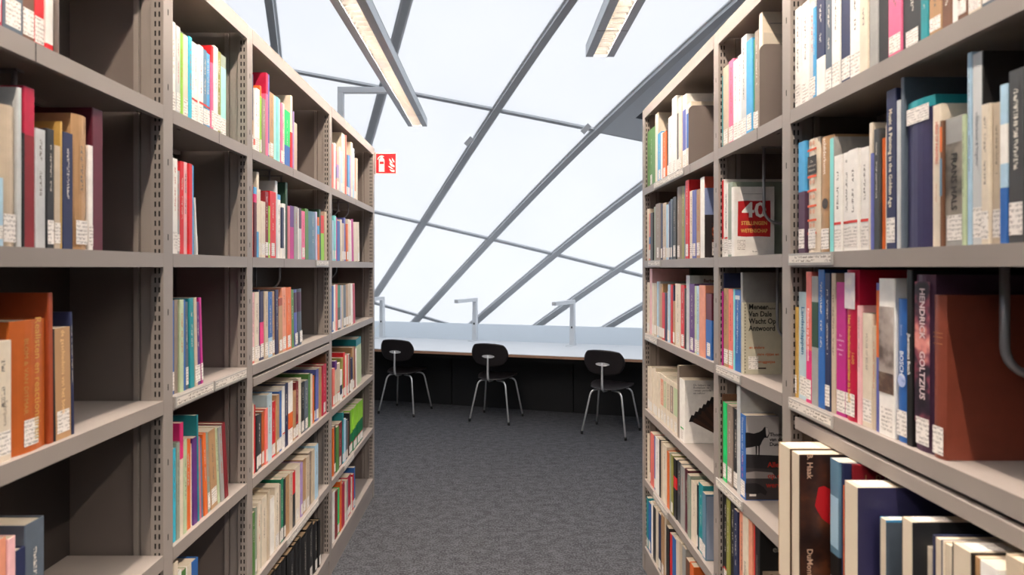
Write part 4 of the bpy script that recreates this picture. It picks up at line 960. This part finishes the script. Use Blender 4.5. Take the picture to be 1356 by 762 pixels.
# ------------------------------------------------------------------ chairs
def make_chair(label):
    r = thing('chair', label, 'chair', group='black plywood chairs at the reading desk')
    def shell_part(name, fn, th, n=20, m=14):
        mb = MB()
        for side in (0, 1):
            for j in range(m + 1):
                for i in range(n + 1):
                    a, c = i / n * 2 - 1, j / m * 2 - 1
                    mb.v.append(tuple(Vector(fn(a * math.sqrt(1 - .40 * c * c), c * math.sqrt(1 - .40 * a * a))) + Vector(th) * side))
        N = (n + 1) * (m + 1)
        for j in range(m):
            for i in range(n):
                a = j * (n + 1) + i; mb.f += [(a + n + 1, a + n + 2, a + 1, a), (N + a, N + a + 1, N + a + n + 2, N + a + n + 1)]; mb.m += [0, 0]
        rim = [i for i in range(n + 1)] + [j * (n + 1) + n for j in range(1, m + 1)] + [m * (n + 1) + i for i in range(n - 1, -1, -1)] + [j * (n + 1) for j in range(m - 1, 0, -1)]
        for a, b in zip(rim, rim[1:] + rim[:1]): mb.f.append((a, b, N + b, N + a)); mb.m.append(0)
        return mb.build(name, CHAIRB, r, True)
    def seat_fn(a, c):      # c -1 rear .. 1 front
        return (a * 1.06 * (.185 + .030 * c), .012 + c * .222, .440 + .020 * a * a + .010 * c - .022 * max(0, c - .5) ** 2 + .03 * max(0, -c - .6))
    def back_fn(a, c):      # c -1 bottom .. 1 top
        hw = .204 * (1 - .09 * max(0, -c))
        z = .708 + .124 * c + (.020 * a * a - .006) * max(0, c) - .006 * a * a * max(0, -c)
        return (a * hw, -.218 + 1.0 * (a * hw) ** 2 - .016 * c, z)
    shell_part('seat', seat_fn, (0, 0, .011)); shell_part('backrest', back_fn, (0, .010, 0))
    # back support: flattened tube and bracket
    MB().tube([(0, .05, .428), (0, -.10, .426), (0, -.19, .432), (0, -.222, .452), (0, -.232, .50), (0, -.2295, .67), (0, -.227, .70)], [.010, .010, .011, .011, .011, .0085, .007], 10).build('back_support', CHROME, r, True)
    mb = MB(); pts = [(.068 * math.cos(R(a)) + (.022 if math.cos(R(a)) > 0 else -.022) * 0, .69 + .016 * math.sin(R(a))) for a in range(0, 360, 18)]; n = len(pts)
    for yy in (-.230, -.220): mb.v += [(px, yy + 1.2 * px * px, pz) for px, pz in pts]
    mb.f = [tuple(range(n)), tuple(range(2 * n - 1, n - 1, -1))] + [(i, n + i, n + (i + 1) % n, (i + 1) % n) for i in range(n)]; mb.m = [0] * len(mb.f)
    mb.build('bracket', CHROME, r)
    # legs
    for sy, fy in ((-1, -.20), (1, .205)):
        for sx in (-1, 1):
            fx = sx * (.218 if sy < 0 else .225); tx = sx * (.150 if sy < 0 else .165); ty = fy * .62
            top = Vector((tx, ty, .425)); foot = Vector((fx, fy, .012)); inn = Vector((0.0, ty * .55, .425))
            path = [foot]; d = (top - foot)
            c0 = top - d.normalized() * .06
            path.append(c0)
            di = (inn - top).normalized()
            for q in (.25, .5, .75): 
                p = c0 * (1 - q) ** 2 + top * 2 * q * (1 - q) + (top + di * .06) * q * q; path.append(p)
            path += [top + di * .06, inn]
            lg = MB().tube(path, .0085, 10).build('leg', CHROME, r, True)
            MB().tube([foot + Vector((0, 0, .018)), Vector((fx, fy, .0))], .0125, 10).build('foot_cap', RUBBER, lg, True)
    MB().box(-.06, .06, -.09, .09, .418, .436).build('seat_mount', RUBBER, r)
    return r
ch = make_chair('black plywood chair on chrome legs tucked under desk by fire-sign rack')
spots = [((-1.015, 6.66), -21, None), ((0.0, 6.325), -22, 'black plywood chair on chrome legs between the other two chairs'), ((1.115, 5.81), -31, 'black plywood chair on chrome legs nearest the rack facing the sign')]
for i, (p, a, l) in enumerate(spots):
    o = ch if i == 0 else copy_tree(ch)
    o.location = (p[0], p[1], 0); o.rotation_euler = (0, 0, R(a))
    if l: o['label'] = l
